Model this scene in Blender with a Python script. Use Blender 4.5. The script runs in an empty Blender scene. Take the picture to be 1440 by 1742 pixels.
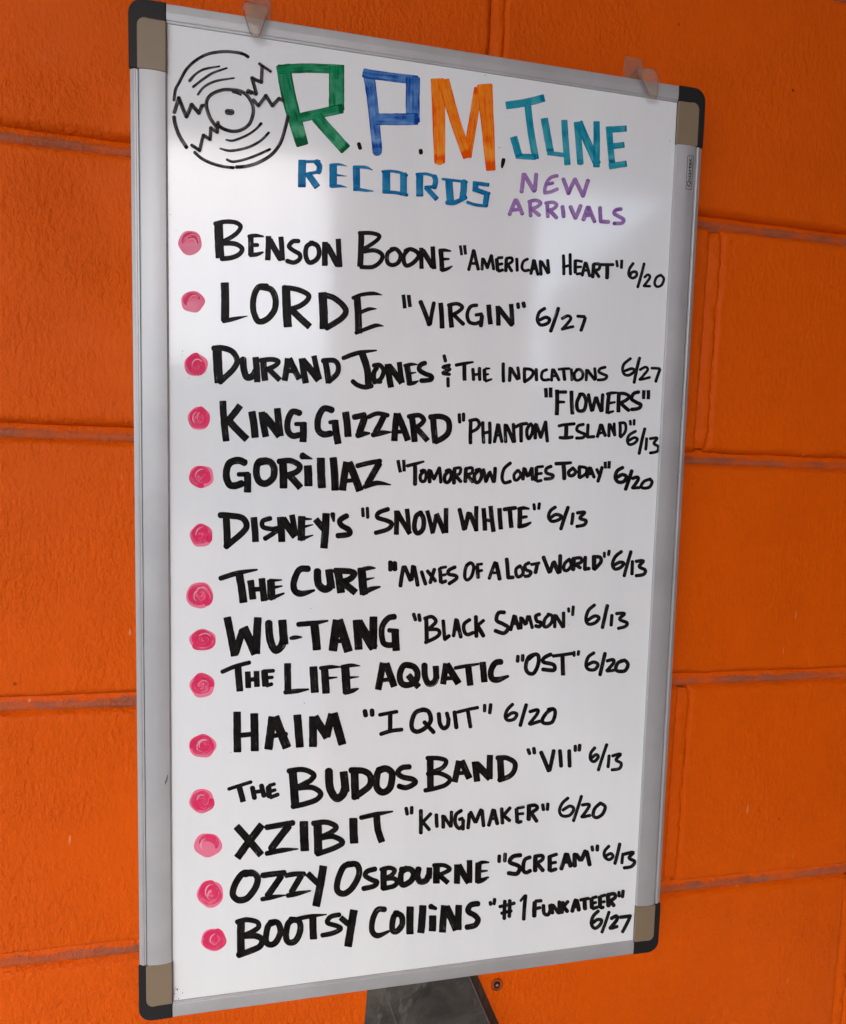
import bpy, bmesh, math, random
from mathutils import Vector, Matrix, noise
random.seed(7)
sc = bpy.context.scene
COL = sc.collection
# ---------------------------------------------------------------- camera, sky, sun, exposure
F, RV, TV = 949.477, (0.079019, 0.178587, -0.026898), (0.25395, 0.25059, -0.479472)
BX0, BZ0, BW, BH, BROT, BD, BTX, BTZ = -0.464329, 0.085935, 0.430208, 0.731538, 0.007831, 0.018, 0.003651, -0.010119
def rot3(r):
    v = Vector(r); return Matrix.Rotation(v.length, 3, v.normalized())
R3 = rot3(RV)
T3 = Vector(TV)
# wall frame (X right, Z up, n out of the wall) -> Blender (X, -n, Z)
def W(x, z, n): return Vector((x, -n, z))
_o = -(R3.transposed() @ T3)
CAMLOC = W(_o.x, _o.y, _o.z)
_c = [R3.transposed() @ Vector(e) for e in ((1,0,0),(0,1,0),(0,0,1))]
_c = [W(v.x, v.y, v.z) for v in _c]
cam_d = bpy.data.cameras.new('camera'); cam = bpy.data.objects.new('camera', cam_d); COL.objects.link(cam)
M = Matrix((( _c[0].x,_c[1].x,_c[2].x,CAMLOC.x),(_c[0].y,_c[1].y,_c[2].y,CAMLOC.y),(_c[0].z,_c[1].z,_c[2].z,CAMLOC.z),(0,0,0,1)))
cam.matrix_world = M
cam_d.sensor_fit = 'HORIZONTAL'; cam_d.sensor_width = 36; cam_d.lens = F*36/1440
cam_d.clip_start = 0.01; cam_d.clip_end = 500
sc.camera = cam
SUN_EL, SUN_AZ = 50, -16        # degrees: height, and swing to the left of straight out from the wall
world = bpy.data.worlds.new("World"); sc.world = world; world.use_nodes = True
wn = world.node_tree.nodes; wl = world.node_tree.links; wn.clear()
sky = wn.new('ShaderNodeTexSky'); sky.sky_type = 'NISHITA'; sky.sun_disc = False
sky.sun_elevation = math.radians(SUN_EL); sky.sun_rotation = math.radians(180 - SUN_AZ)
sky.air_density = 1.0; sky.dust_density = 4.0; sky.ozone_density = 1.0
bg = wn.new('ShaderNodeBackground'); bg.inputs['Strength'].default_value = 0.15
wo = wn.new('ShaderNodeOutputWorld')
wl.new(sky.outputs[0], bg.inputs[0]); wl.new(bg.outputs[0], wo.inputs[0])
sun_d = bpy.data.lights.new('sun', 'SUN'); sun_d.energy = 1.0; sun_d.angle = math.radians(12); sun_d.color = (1, .99, .965)
sun = bpy.data.objects.new('sun', sun_d); COL.objects.link(sun)
_d = Vector((math.sin(math.radians(SUN_AZ))*math.cos(math.radians(SUN_EL)), -math.cos(math.radians(SUN_AZ))*math.cos(math.radians(SUN_EL)), math.sin(math.radians(SUN_EL))))
sun.rotation_euler = _d.to_track_quat('Z', 'Y').to_euler()
sc.view_settings.view_transform = 'Standard'; sc.view_settings.look = 'None'
sc.view_settings.gamma = 1; sc.view_settings.exposure = 1.86
sc.cycles.max_bounces = 10; sc.cycles.transparent_max_bounces = 24
# ---------------------------------------------------------------- helpers
def tag(o, label=None, cat=None, group=None, kind=None):
    for k, v in (('label', label), ('category', cat), ('group', group), ('kind', kind)):
        if v: o[k] = v
    return o
def empty(name, loc=(0,0,0)):
    o = bpy.data.objects.new(name, None); o.location = loc; o.empty_display_size = .05; COL.objects.link(o); return o
def mesh(name, verts, faces, mat, parent=None, smooth=False, loc=None, uvs=None, uv2=None):
    me = bpy.data.meshes.new(name); me.from_pydata([tuple(v) for v in verts], [], faces); me.update()
    if smooth:
        for p in me.polygons: p.use_smooth = True
    if uvs:
        for nm_, src in (('UVMap', uvs), ('Stroke', uv2 or [(.3, .5)]*len(uvs))):
            ul = me.uv_layers.new(name=nm_)
            for l in me.loops: ul.data[l.index].uv = src[l.vertex_index]
    if mat: me.materials.append(mat)
    o = bpy.data.objects.new(name, me); COL.objects.link(o)
    if loc is not None: o.location = loc
    if parent: o.parent = parent
    return o
def bevelled(o, w=.001, seg=2):
    m = o.modifiers.new('bevel', 'BEVEL'); m.width = w; m.segments = seg; m.limit_method = 'ANGLE'; return o
class N:
    """small wrapper for node materials"""
    def __init__(s, name):
        s.m = bpy.data.materials.new(name); s.m.use_nodes = True; s.t = s.m.node_tree
        s.n = s.t.nodes; s.b = s.n['Principled BSDF']; s.out = s.n['Material Output']
    def new(s, t, **k):
        n = s.n.new(t)
        for a, b in k.items(): setattr(n, a, b)
        return n
    def link(s, a, b): s.t.links.new(a, b)
    def set(s, **k):
        for a, b in k.items():
            s.b.inputs[a.replace('_', ' ')].default_value = (b + (1,)) if isinstance(b, tuple) else b
    def coord(s, kind='Object', scale=(1,1,1)):
        c = s.new('ShaderNodeTexCoord'); mp = s.new('ShaderNodeMapping'); mp.inputs['Scale'].default_value = scale
        s.link(c.outputs[kind], mp.inputs[0]); return mp.outputs[0]
    def noise(s, vec, scale, detail=3, rough=.5, dist=0):
        n = s.new('ShaderNodeTexNoise'); n.inputs['Scale'].default_value = scale; n.inputs['Detail'].default_value = detail
        n.inputs['Roughness'].default_value = rough; n.inputs['Distortion'].default_value = dist
        s.link(vec, n.inputs['Vector']); return n.outputs['Fac']
    def ramp(s, fac, stops):
        r = s.new('ShaderNodeValToRGB'); e = r.color_ramp.elements
        e.remove(e[1]); e[0].position = stops[0][0]
        for p, c in stops[1:]: e.new(p)
        for i, (p, c) in enumerate(stops): e[i].color = (c if isinstance(c, tuple) else (c, c, c)) + (1,)
        s.link(fac, r.inputs[0]); return r.outputs[0]
    def math(s, op, a, b):
        n = s.new('ShaderNodeMath', operation=op)
        for i, v in enumerate((a, b)):
            if isinstance(v, (int, float)): n.inputs[i].default_value = v
            else: s.link(v, n.inputs[i])
        return n.outputs[0]
    def mix(s, fac, a, b):
        n = s.new('ShaderNodeMix', data_type='RGBA')
        for sock, v in ((n.inputs[0], fac), (n.inputs[6], a), (n.inputs[7], b)):
            if isinstance(v, tuple): sock.default_value = v + (1,)
            elif isinstance(v, (int, float)): sock.default_value = v
            else: s.link(v, sock)
        return n.outputs[2]
    def bump(s, h, dist, strength=1, prev=None):
        n = s.new('ShaderNodeBump'); n.inputs['Distance'].default_value = dist; n.inputs['Strength'].default_value = strength
        s.link(h, n.inputs['Height'])
        if prev: s.link(prev, n.inputs['Normal'])
        return n.outputs[0]
    def world_pos(s):
        return s.new('ShaderNodeNewGeometry').outputs['Position']
# ---------------------------------------------------------------- materials
def wall_paint(name, dusty=0):
    m = N(name); p = m.world_pos()
    big = m.noise(p, 3.2, 3, .55)
    fine = m.noise(p, 90, 4, .6)
    mapv = m.new('ShaderNodeMapping'); mapv.inputs['Scale'].default_value = (1, 1, .55); m.link(p, mapv.inputs[0])
    lumpn = m.ramp(m.noise(mapv.outputs[0], 280, 4, .6, .25), [(.30, 0.0), (.70, 1.0)])
    vs_ = m.new('ShaderNodeTexVoronoi', feature='SMOOTH_F1'); vs_.inputs['Scale'].default_value = 230; m.link(mapv.outputs[0], vs_.inputs['Vector'])
    lump = m.math('SUBTRACT', lumpn, m.math('MULTIPLY', vs_.outputs['Distance'], .45))
    lump2 = m.noise(mapv.outputs[0], 75, 3, .5, .5)
    grain = m.noise(p, 900, 2, .6)
    # the paint lies lumpier towards the left end of this stretch of wall
    sep = m.new('ShaderNodeSeparateXYZ'); m.link(p, sep.inputs[0])
    mr = m.new('ShaderNodeMapRange'); m.link(sep.outputs[0], mr.inputs[0])
    for i, v in ((1, -.75), (2, -.05), (3, .78), (4, .26)): mr.inputs[i].default_value = v
    amp = m.math('MULTIPLY', mr.outputs[0], m.ramp(m.noise(p, 9, 3, .6), [(.34, .25), (.62, 1.1)]))
    c1 = m.ramp(big, [(.25, (.59, .080, .0001)), (.5, (.68, .095, .0001)), (.78, (.63, .087, .0001))])
    c2 = m.mix(m.ramp(fine, [(.35, 0.0), (.75, .22)]), c1, (.53, .066, .0001))
    # pinholes where the paint missed the pores
    vo = m.new('ShaderNodeTexVoronoi'); vo.inputs['Scale'].default_value = 34; m.link(p, vo.inputs['Vector'])
    hole = m.ramp(vo.outputs['Distance'], [(.028, 1.0), (.05, 0.0)])
    holesel = m.math('MULTIPLY', hole, m.ramp(m.noise(p, 11, 2), [(.55, 0.0), (.6, 1.0)]))
    c3 = m.mix(holesel, c2, (.1, .02, .008))
    # chalky scuffs
    sc_ = m.new('ShaderNodeMapping'); sc_.inputs['Scale'].default_value = (1, 1, .22); m.link(p, sc_.inputs[0])
    v2 = m.new('ShaderNodeTexVoronoi'); v2.inputs['Scale'].default_value = 48; m.link(sc_.outputs[0], v2.inputs['Vector'])
    chip = m.math('MULTIPLY', m.ramp(v2.outputs['Distance'], [(.03, 1.0), (.06, 0.0)]), m.ramp(m.noise(p, 17, 1), [(.475, 0.0), (.50, .55)]))
    c4 = m.mix(chip, c3, (.75, .36, .16))
    if dusty:
        oz = m.new('ShaderNodeSeparateXYZ'); m.link(m.coord('Object'), oz.inputs[0])
        edge = m.math('ADD', oz.outputs[2], m.math('MULTIPLY', m.math('SUBTRACT', m.noise(p, 120, 3, .6), .5), .006))
        mr2 = m.new('ShaderNodeMapRange'); m.link(edge, mr2.inputs[0])
        for i, v in ((1, .0018), (2, .0006), (3, 0.0), (4, 1.0)): mr2.inputs[i].default_value = v
        cov = m.math('MULTIPLY', mr2.outputs[0], m.ramp(m.noise(p, 26, 4, .65), [(.34, .18), (.60, .80)]))
        c4 = m.mix(cov, c4, m.mix(m.noise(p, 60, 3), (.19, .066, .034), (.30, .120, .072)))
    m.link(c4, m.b.inputs['Base Color'])
    h = m.math('ADD', m.math('MULTIPLY', lump, 1.0), m.math('MULTIPLY', lump2, 1.1))
    h = m.math('MULTIPLY', h, amp)
    h = m.math('ADD', h, m.math('MULTIPLY', grain, .09))
    h = m.math('SUBTRACT', h, m.math('MULTIPLY', holesel, .5))
    m.link(m.bump(h, .0019, 1.0), m.b.inputs['Normal'])
    m.link(m.ramp(fine, [(.3, .38), (.7, .5)]), m.b.inputs['Roughness'])
    m.set(Specular_IOR_Level=.09)
    return m.m
M_WALL = wall_paint('orange_wall_paint'); M_BED = wall_paint('orange_paint_dusty_ledge', 1)
def plain(name, col, rough=.5, metal=0, bumpk=None, **k):
    m = N(name); m.set(Base_Color=col, Roughness=rough, Metallic=metal, **k)
    if max(col) < .05: m.set(Specular_IOR_Level=.2)
    if bumpk: m.link(m.bump(m.noise(m.coord(), bumpk[0], 3), bumpk[1]), m.b.inputs['Normal'])
    return m.m
def alu(name, col=(.46, .47, .465), vertical=True):
    m = N(name); v = m.coord('Object', (900, 900, 6) if vertical else (6, 900, 900))
    s = m.noise(v, 1, 3, .6); blot = m.noise(m.coord(), 22, 3, .6)
    m.link(m.ramp(blot, [(.3, tuple(c*.86 for c in col)), (.7, col)]), m.b.inputs['Base Color'])
    m.link(m.ramp(m.math('ADD', m.math('MULTIPLY', s, .5), m.math('MULTIPLY', blot, .5)), [(.3, .36), (.7, .50)]), m.b.inputs['Roughness'])
    m.link(m.bump(s, .00003, .4), m.b.inputs['Normal'])
    m.set(Metallic=.42); return m.m
M_ALU = alu('anodised_aluminium_upright'); M_ALUH = alu('anodised_aluminium_level', vertical=False)
M_BLACK = plain('black_plastic', (.012, .012, .012), .42, 0, (900, .00005))
M_TAN = plain('tan_plastic', (.20, .150, .088), .38, 0, (1500, .00003))
def panel_mat():
    m = N('whiteboard_enamel')
    v = m.coord('Object', (14, 14, 1.6)); wipe = m.noise(v, 1, 4, .6, .4)
    blot = m.noise(m.coord(), 9, 4, .6, .6)
    c = m.mix(m.ramp(wipe, [(.42, 0.0), (.68, .30)]), (.76, .795, .782), (.64, .675, .685))
    c = m.mix(m.ramp(blot, [(.5, 0.0), (.8, .06)]), c, (.62, .60, .58))
    m.link(c, m.b.inputs['Base Color'])
    m.link(m.ramp(blot, [(.3, .075), (.75, .15)]), m.b.inputs['Roughness'])
    o = m.noise(m.coord(), 240, 2, .5)
    m.link(m.bump(o, .00002, .5), m.b.inputs['Normal'])
    m.set(Specular_IOR_Level=.5, IOR=1.66)
    return m.m
M_PANEL = panel_mat()
def ink(name, col, a0=.86, a1=1.0, dark=None, rough=.3, thr=(.40, .60), edge=.0):
    """streaks run along the stroke, the ink pools at its rims and at its far end"""
    m = N(name)
    c = m.new('ShaderNodeUVMap', uv_map='UVMap'); mp = m.new('ShaderNodeMapping'); mp.inputs['Scale'].default_value = (.55, 3.4, 1)
    m.link(c.outputs[0], mp.inputs[0])
    s = m.noise(mp.outputs[0], 1.0, 3, .65)
    mp2 = m.new('ShaderNodeMapping'); mp2.inputs['Scale'].default_value = (1.1, .5, 1); m.link(c.outputs[0], mp2.inputs[0])
    s2 = m.noise(mp2.outputs[0], 1.0, 2)
    f = m.math('ADD', m.math('MULTIPLY', s, .6), m.math('MULTIPLY', s2, .4))
    a = m.new('ShaderNodeUVMap', uv_map='Stroke'); sep = m.new('ShaderNodeSeparateXYZ'); m.link(a.outputs[0], sep.inputs[0])
    rim = m.ramp(m.math('ABSOLUTE', m.math('SUBTRACT', sep.outputs[1], .5), 0), [(.38, 0.0), (.49, 1.0)])
    end = m.ramp(sep.outputs[0], [(.88, 0.0), (.93, 1.0)])
    pale = m.ramp(sep.outputs[0], [(.62, 0.0), (.86, 1.0), (.92, 0.0)])
    f = m.math('ADD', f, m.math('MULTIPLY', rim, edge)); f = m.math('ADD', f, m.math('MULTIPLY', end, edge*1.2))
    f = m.math('SUBTRACT', f, m.math('MULTIPLY', pale, edge*.55))
    m.link(m.ramp(f, [(.38, col), (.62, dark or col)]), m.b.inputs['Base Color'])
    m.link(m.ramp(f, [(thr[0], a0), (thr[1], a1)]), m.b.inputs['Alpha'])
    m.set(Roughness=rough, Specular_IOR_Level=.05)
    return m.m
INK = {
 'ink_black': ink('black_marker_ink', (.016, .015, .013), .66, 1.0, (.0012, .0012, .0012), .3, (.31, .40), .05),
 'ink_grey': ink('faded_black_marker_ink', (.055, .05, .045), .70, .98, (.006, .006, .005), .4, (.36, .6), .10),
 'ink_green': ink('green_marker_ink', (.012, .36, .15), .66, .98, (.0, .085, .028), .3, (.36, .56), .13),
 'ink_blue': ink('blue_marker_ink', (.07, .27, .64), .60, .96, (.006, .045, .26), .3, (.36, .58), .13),
 'ink_orange': ink('orange_marker_ink', (.95, .32, .012), .78, .98, (.72, .075, .001), .3, (.36, .56), .12),
 'ink_cyanblue': ink('deep_cyan_marker_ink', (.008, .27, .48), .74, .98, (.0, .075, .25), .3, (.36, .56), .13),
 'ink_teal': ink('teal_marker_ink', (.012, .42, .50), .64, .97, (.0, .15, .26), .3, (.36, .56), .14),
 'ink_purple': ink('purple_marker_ink', (.48, .26, .60), .58, .92, (.18, .065, .30), .35, (.36, .58), .12),
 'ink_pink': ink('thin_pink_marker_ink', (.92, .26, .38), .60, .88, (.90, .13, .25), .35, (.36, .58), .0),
 'ink_crimson': ink('crimson_marker_ink', (.90, .08, .21), .10, .75, (.80, .018, .12), .35, (.38, .55), .06),
 'ink_pale': ink('pale_pink_ink', (.94, .60, .66), .15, .70, (.92, .55, .62), .35, (.38, .55), .0),
}
INK['ink_brown'] = INK['ink_black']
def clear_plastic():
    m = N('clear_plastic'); m.set(Base_Color=(.43, .30, .21), Roughness=.06, IOR=1.46)
    lw = m.new('ShaderNodeLayerWeight'); lw.inputs[0].default_value = .35
    m.link(m.ramp(lw.outputs['Facing'], [(.2, .32), (.7, .48), (1.0, .95)]), m.b.inputs['Alpha'])
    return m.m
M_CLEAR = clear_plastic()
M_REFR_EDGE = plain('clear_plastic_lip', (.20, .15, .125), .15, Alpha=.62)
M_STRIP = plain('translucent_adhesive_strip', (.55, .22, .12), .45, Alpha=.38)
# ---------------------------------------------------------------- wall of painted blocks
MOD = .2032
wall = empty('block_wall', W(0, -1.55, 0))
tag(wall, 'orange painted concrete block wall with dusty recessed joints behind the whiteboard', 'wall')
def wp(o):   # keep world placement under the wall empty
    o.parent = wall; o.matrix_parent_inverse = Matrix.Translation(-wall.location); return o
BWD, BHT, DEP = 2*MOD - .010, MOD - .010, .014
def axis(L, dense):
    if not dense: return [-L/2, -L/2+.006, L/2-.006, L/2]
    a = [0, .0015, .003, .0045, .006, .0078, .010]; n = int((L-.02)/.0075)
    mid = [.010 + (L-.02)*i/n for i in range(1, n)]
    full = a + mid + [L - t for t in reversed(a)]
    return [t - L/2 for t in full]
def block_mesh(dense, seed, L=BWD):
    xs, zs = axis(L, dense), axis(BHT, dense); vs, fs = [], []
    for z in zs:
        for x in xs:
            e = min(L/2-abs(x), BHT/2-abs(z))
            nz = noise.noise(Vector((x*38, z*38, seed*3.7))) if dense else 0
            n2 = noise.noise(Vector((x*140, z*140, seed*1.3))) if dense else 0
            wid = .0062 + .0022*nz + .0016*n2
            vert = (L/2-abs(x)) < (BHT/2-abs(z))
            t = max(0, min(1, e/max(.002, wid*(.75 if vert else 1))))
            h = -(.0040 if vert else .0062)*(1-t)**2.0 + .0006*nz + .00045*n2*(1 if t < 1 else .35)
            px = x + (.0007*n2 if e > 1e-6 else .0006*n2); pz = z + .0008*nz
            vs.append((px, -h, pz))
    nx, nzc = len(xs), len(zs)
    for j in range(nzc-1):
        for i in range(nx-1):
            a = j*nx+i; fs.append((a, a+1, a+1+nx, a+nx))
    # sides back into the wall
    ring = [i for i in range(nx)] + [j*nx+nx-1 for j in range(1, nzc)] + [(nzc-1)*nx+i for i in range(nx-2, -1, -1)] + [j*nx for j in range(nzc-2, 0, -1)]
    base = len(vs)
    for r in ring: vs.append((vs[r][0], DEP, vs[r][2]))
    m_ = len(ring)
    for k in range(m_): fs.append((ring[k], base+k, base+(k+1) % m_, ring[(k+1) % m_]))
    return vs, fs
COARSE = None
ROWS = range(-7, 5)       # course j lies between bed joints j and j+1
for j in ROWS:
    par = 0 if (j % 2 != 0) else 1   # courses with a head joint on even multiples
    for k in range(-5, 4):
        x = (2*k + 1 + (par))*MOD
        z = (j+.5)*MOD
        x -= 0
        dense = (-1.35 < x < .75) and (-4 <= j <= 0)
        if dense:
            vs, fs = block_mesh(True, j*13+k)
            o = mesh('block', vs, fs, M_WALL, smooth=True)
        else:
            if COARSE is None:
                vs, fs = block_mesh(False, 1); o = mesh('block', vs, fs, M_WALL); COARSE = o.data
            else:
                o = bpy.data.objects.new('block', COARSE); COL.objects.link(o)
        o.location = W(x, z, 0); wp(o)
        # head joint at the right end of each block
        hx = x + MOD; L = BHT-.007
        pr = [(-.0085, -.0105), (-.0058, -.0040), (-.0044, -.0034), (-.0015, -.0017), (.0012, -.0011), (.0034, -.0009), (.0056, -.0016), (.0085, -.0100)]
        nseg = 70 if dense else 1; vs, fs = [], []
        for s in range(nseg+1):
            zz = -L/2 + L*s/nseg
            for (a, b) in pr:
                q = noise.noise(Vector((hx*31+a*200, zz*60, j*1.7)))
                q3 = noise.noise(Vector((a*260, zz*230, j*1.7+k)))
                q4 = noise.noise(Vector((a*420, zz*700, j*2.7+k)))
                dip = -.0035*max(0, 1-(L/2-abs(zz))/.009)**2
                vs.append((a + .0016*q + .0009*q3, -(dip + b + .0010*q + .0012*q3 + .0005*q4 - .0004), zz))
        npf = len(pr)
        for s in range(nseg):
            for i in range(npf-1):
                a = s*npf+i; fs.append((a, a+1, a+1+npf, a+npf))
        h = mesh('head_joint', vs, fs, M_WALL, smooth=True); h.location = W(hx, z, 0); wp(h)
for j in range(-6, 5):
    pr = [(.0095, -.0105), (.0052, -.0068), (.0022, -.0062), (-.0006, -.0040), (-.0036, -.0022), (-.0095, -.0100)]
    X0, X1, nseg = -2.0, 1.9, 520
    vs, fs = [], []
    for s in range(nseg+1):
        x = X0 + (X1-X0)*s/nseg
        for (a, b) in pr:
            q = noise.noise(Vector((x*36, a*120, j*2.3))) ; q2 = noise.noise(Vector((x*150, a*60, j*5.3)))
            vs.append((x, -(b + .0007*q+.0004*q2), a + .0007*q))
    npf = len(pr)
    for s in range(nseg):
        for i in range(npf-1):
            a = s*npf+i; fs.append((a, a+npf, a+1+npf, a+1))
    b = mesh('bed_joint', vs, fs, M_BED, smooth=True); b.location = W(0, j*MOD, 0); wp(b)
x0, x1, z0, z1 = -2.0, 1.9, -1.6, 1.05
core = mesh('wall_core', [W(x0,z0,-.0125),W(x1,z0,-.0125),W(x1,z1,-.0125),W(x0,z1,-.0125),W(x0,z0,-.19),W(x1,z0,-.19),W(x1,z1,-.19),W(x0,z1,-.19)],
     [(0,1,2,3),(5,4,7,6),(4,0,3,7),(1,5,6,2),(3,2,6,7),(4,5,1,0)], M_WALL); wp(core)
# ---------------------------------------------------------------- surroundings that light the wall (outside the picture)
def slab(name, a, b, mat, label=None, cat=None, kind=None):
    (xa, ya, za), (xb, yb, zb) = a, b
    v = [(xa,ya,za),(xb,ya,za),(xb,yb,za),(xa,yb,za),(xa,ya,zb),(xb,ya,zb),(xb,yb,zb),(xa,yb,zb)]
    o = mesh(name, v, [(3,2,1,0),(4,5,6,7),(0,1,5,4),(1,2,6,5),(2,3,7,6),(3,0,4,7)], mat)
    return tag(o, label, cat, None, kind)
M_PAVE = plain('concrete_pavement', (.195, .21, .22), .8, 0, (40, .002))
M_SOFFIT = plain('tan_soffit_boards', (.50, .475, .44), .6)
slab('pavement', (-60, -60, -1.70), (60, .0, -1.60), M_PAVE, kind='structure')
M_ROAD = plain('grey_asphalt', (.16, .16, .165), .85, 0, (60, .002))
M_PIER = plain('pale_salmon_render', (.84, .56, .55), .7, 0, (60, .001))
M_FACADE = plain('grey_facade', (.50, .51, .52), .8)
M_GLASS = plain('dark_window_glass', (.04, .05, .06), .15)
soff = slab('canopy', (-7.0, -2.05, 1.10), (6.0, .0, 1.25), M_SOFFIT, 'broad flat tan canopy over the walkway above the whiteboard', 'canopy')
pier = empty('added_pier', (.07, -1.9, -1.60)); tag(pier, 'added square pale salmon pier, unseen, in place of the person reflected in the whiteboard', 'pier')  # added pier: its pink reflection replaces the person at the camera
def boxpart(name, cx, cy, w, d, za, zb, mat, parent):
    v = [(cx-w/2, cy-d/2, za), (cx+w/2, cy-d/2, za), (cx+w/2, cy+d/2, za), (cx-w/2, cy+d/2, za), (cx-w/2, cy-d/2, zb), (cx+w/2, cy-d/2, zb), (cx+w/2, cy+d/2, zb), (cx-w/2, cy+d/2, zb)]
    v = [Vector(q) - parent.location for q in v]
    return mesh(name, v, [(3,2,1,0),(4,5,6,7),(0,1,5,4),(1,2,6,5),(2,3,7,6),(3,0,4,7)], mat, parent)
boxpart('shaft', .07, -1.9, .80, .30, -1.45, 1.00, M_PIER, pier)
boxpart('plinth', .07, -1.9, .88, .38, -1.60, -1.45, M_PIER, pier)
boxpart('pier_cap', .07, -1.9, .88, .28, 1.00, 1.098, M_PIER, pier)
slab('road', (-60, -60, -1.66), (60, -4.2, -1.596), M_ROAD, kind='structure')
bld = empty('shop_building', (0, -22, -1.6)); tag(bld, 'long low grey building across the road', 'building')
boxpart('facade', 4, -24, 50, 4, -1.6, 3.6, M_FACADE, bld)
boxpart('parapet', 4, -24, 50.4, 4.4, 3.6, 3.9, M_FACADE, bld)
for i_ in range(9): boxpart('window', -16+5*i_, -21.99, 2.6, .06, -.6, 1.6, M_GLASS, bld)
wing = slab('added_side_wall', (1.20, -3.4, -1.598), (1.50, -.004, 1.098), plain('brown_grey_render', (.07, .05, .04), .8), 'added dark brown side wall, unseen, giving the right rail a dark reflection', 'wall')  # added unseen wall, dark so that the right rail reflects less light

# ---------------------------------------------------------------- whiteboard
CB, SB = math.cos(BROT), math.sin(BROT)
RINV = R3.transposed(); CO = -(RINV @ T3)
def BP(u, v, h=0):
    """board point: u right, v down, h out of the board (metres) -> world"""
    x, z = u, -v
    return W(BX0 + CB*x - SB*z, BZ0 + SB*x + CB*z, BD + h + BTX*x + BTZ*z)
def onplane(px, py, h=0.0):
    """where the photo's pixel meets the board's own plane -> (u, v)"""
    ray = RINV @ Vector(((px-720)/F, -(py-871)/F, -1))
    A = Matrix(((CB, -SB, -ray.x), (SB, CB, -ray.y), (BTX, BTZ, -ray.z)))
    s = A.inverted() @ Vector((CO.x-BX0, CO.y-BZ0, CO.z-BD-h))
    return s.x, -s.y
def onwall(px, py, n=0.0):
    ray = RINV @ Vector(((px-720)/F, -(py-871)/F, -1)); t = (n-CO.z)/ray.z
    return CO.x+ray.x*t, CO.y+ray.y*t
board = empty('whiteboard', BP(0, 0))
_bx = (BP(1,0)-BP(0,0)); _bz = (BP(0,0)-BP(0,1)); _by = (BP(0,0,0)-BP(0,0,1)).normalized()
# a true local frame for the board: X right, Y into the wall, Z up
_bx.normalize(); _bz = (_bz - _bz.dot(_bx)*_bx).normalized(); _by = _bz.cross(_bx)
board.matrix_world = Matrix(((_bx.x,_by.x,_bz.x,BP(0,0).x),(_bx.y,_by.y,_bz.y,BP(0,0).y),(_bx.z,_by.z,_bz.z,BP(0,0).z),(0,0,0,1)))
tag(board, 'tall aluminium framed whiteboard hung on the orange wall, handwritten list of new arrivals', 'whiteboard')
def BL(u, v, h=0): return (u, -h, -v)      # board-local coordinates
SR, TR, CH = .0237, .0122, .0448           # side rail, top rail, corner cap height
PANEL_H = -.0016
M0 = .001
panel = mesh('writing_panel', [BL(SR-.002, TR-.002, PANEL_H), BL(BW-SR+.002, TR-.002, PANEL_H), BL(BW-SR+.002, BH-TR+.002, PANEL_H), BL(SR-.002, BH-TR+.002, PANEL_H),
   BL(SR-.002, TR-.002, -.010), BL(BW-SR+.002, TR-.002, -.010), BL(BW-SR+.002, BH-TR+.002, -.010), BL(SR-.002, BH-TR+.002, -.010)],
   [(3,2,1,0),(4,5,6,7),(0,1,5,4),(1,2,6,5),(2,3,7,6),(3,0,4,7)], M_PANEL, board)
def rail(name, prof, a, b, vert, flip, mat):
    """prof: list of (distance from outer edge, height)"""
    vs, fs = [], []; n = len(prof)
    for t in (a, b):
        for (d, h) in prof:
            if vert: vs.append(BL(BW-d if flip else d, t, h))
            else: vs.append(BL(t, BH-d if flip else d, h))
    for i in range(n): fs.append((i, (i+1) % n, n+(i+1) % n, n+i))
    fs.append(tuple(range(n))); fs.append(tuple(range(2*n-1, n-1, -1)))
    o = mesh(name, vs, fs, mat, board)
    bm = bmesh.new(); bm.from_mesh(o.data); bmesh.ops.recalc_face_normals(bm, faces=bm.faces); bm.to_mesh(o.data); bm.free()
    return o
mm = .001
arc = [(6.7+16.2*t, .15+1.1*math.sin(math.pi*(.12+.80*t))) for t in [i/9 for i in range(10)]]
side = [(0.0,-17.5),(0.0,-2.0),(.35,-1.0),(2.2,-.35),(2.9,.12),(3.9,.16),(4.3,-.05),(5.2,0.0),(5.45,-.05),(5.5,-1.3),(5.95,-1.3),(6.0,.05)] + arc + [(23.2,.1),(23.55,-.5),(23.7,-1.7),(23.7,-17.5)]
side = [(a*mm, b*mm) for a, b in side]
top = [(0,-17.5),(0,-.9),(.25,-.3),(.8,0),(6,.25),(10.3,.12),(10.8,-.1),(11.0,-.5),(12.0,-.8),(12.2,-1.7),(12.2,-17.5)]
top = [(a*mm, b*mm) for a, b in top]
for fl in (0, 1): rail('side_rail', side, CH+.0002, BH-CH-.0002, True, fl, M_ALU)
for fl in (0, 1): rail('cross_rail', top, SR+.0001, BW-SR-.0001, False, fl, M_ALUH)
def prism(name, outline, h0, h1, mat, parent, bev=.0006):
    """outline in (u,v) -> solid between heights h0 < h1, front edge bevelled"""
    n = len(outline); vs = [BL(u, v, h1) for u, v in outline] + [BL(u, v, h0) for u, v in outline]
    fs = [tuple(range(n)), tuple(range(2*n-1, n-1, -1))] + [(i, n+i, n+(i+1) % n, (i+1) % n) for i in range(n)]
    o = mesh(name, vs, fs, mat, parent)
    bm = bmesh.new(); bm.from_mesh(o.data); bmesh.ops.recalc_face_normals(bm, faces=bm.faces); bm.to_mesh(o.data); bm.free()
    bevelled(o, bev, 3); return o
def arcpts(cx, cy, r, a0, a1, n=9): return [(cx+r*math.cos(math.radians(a0+(a1-a0)*i/n)), cy+r*math.sin(math.radians(a0+(a1-a0)*i/n))) for i in range(n+1)]
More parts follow.
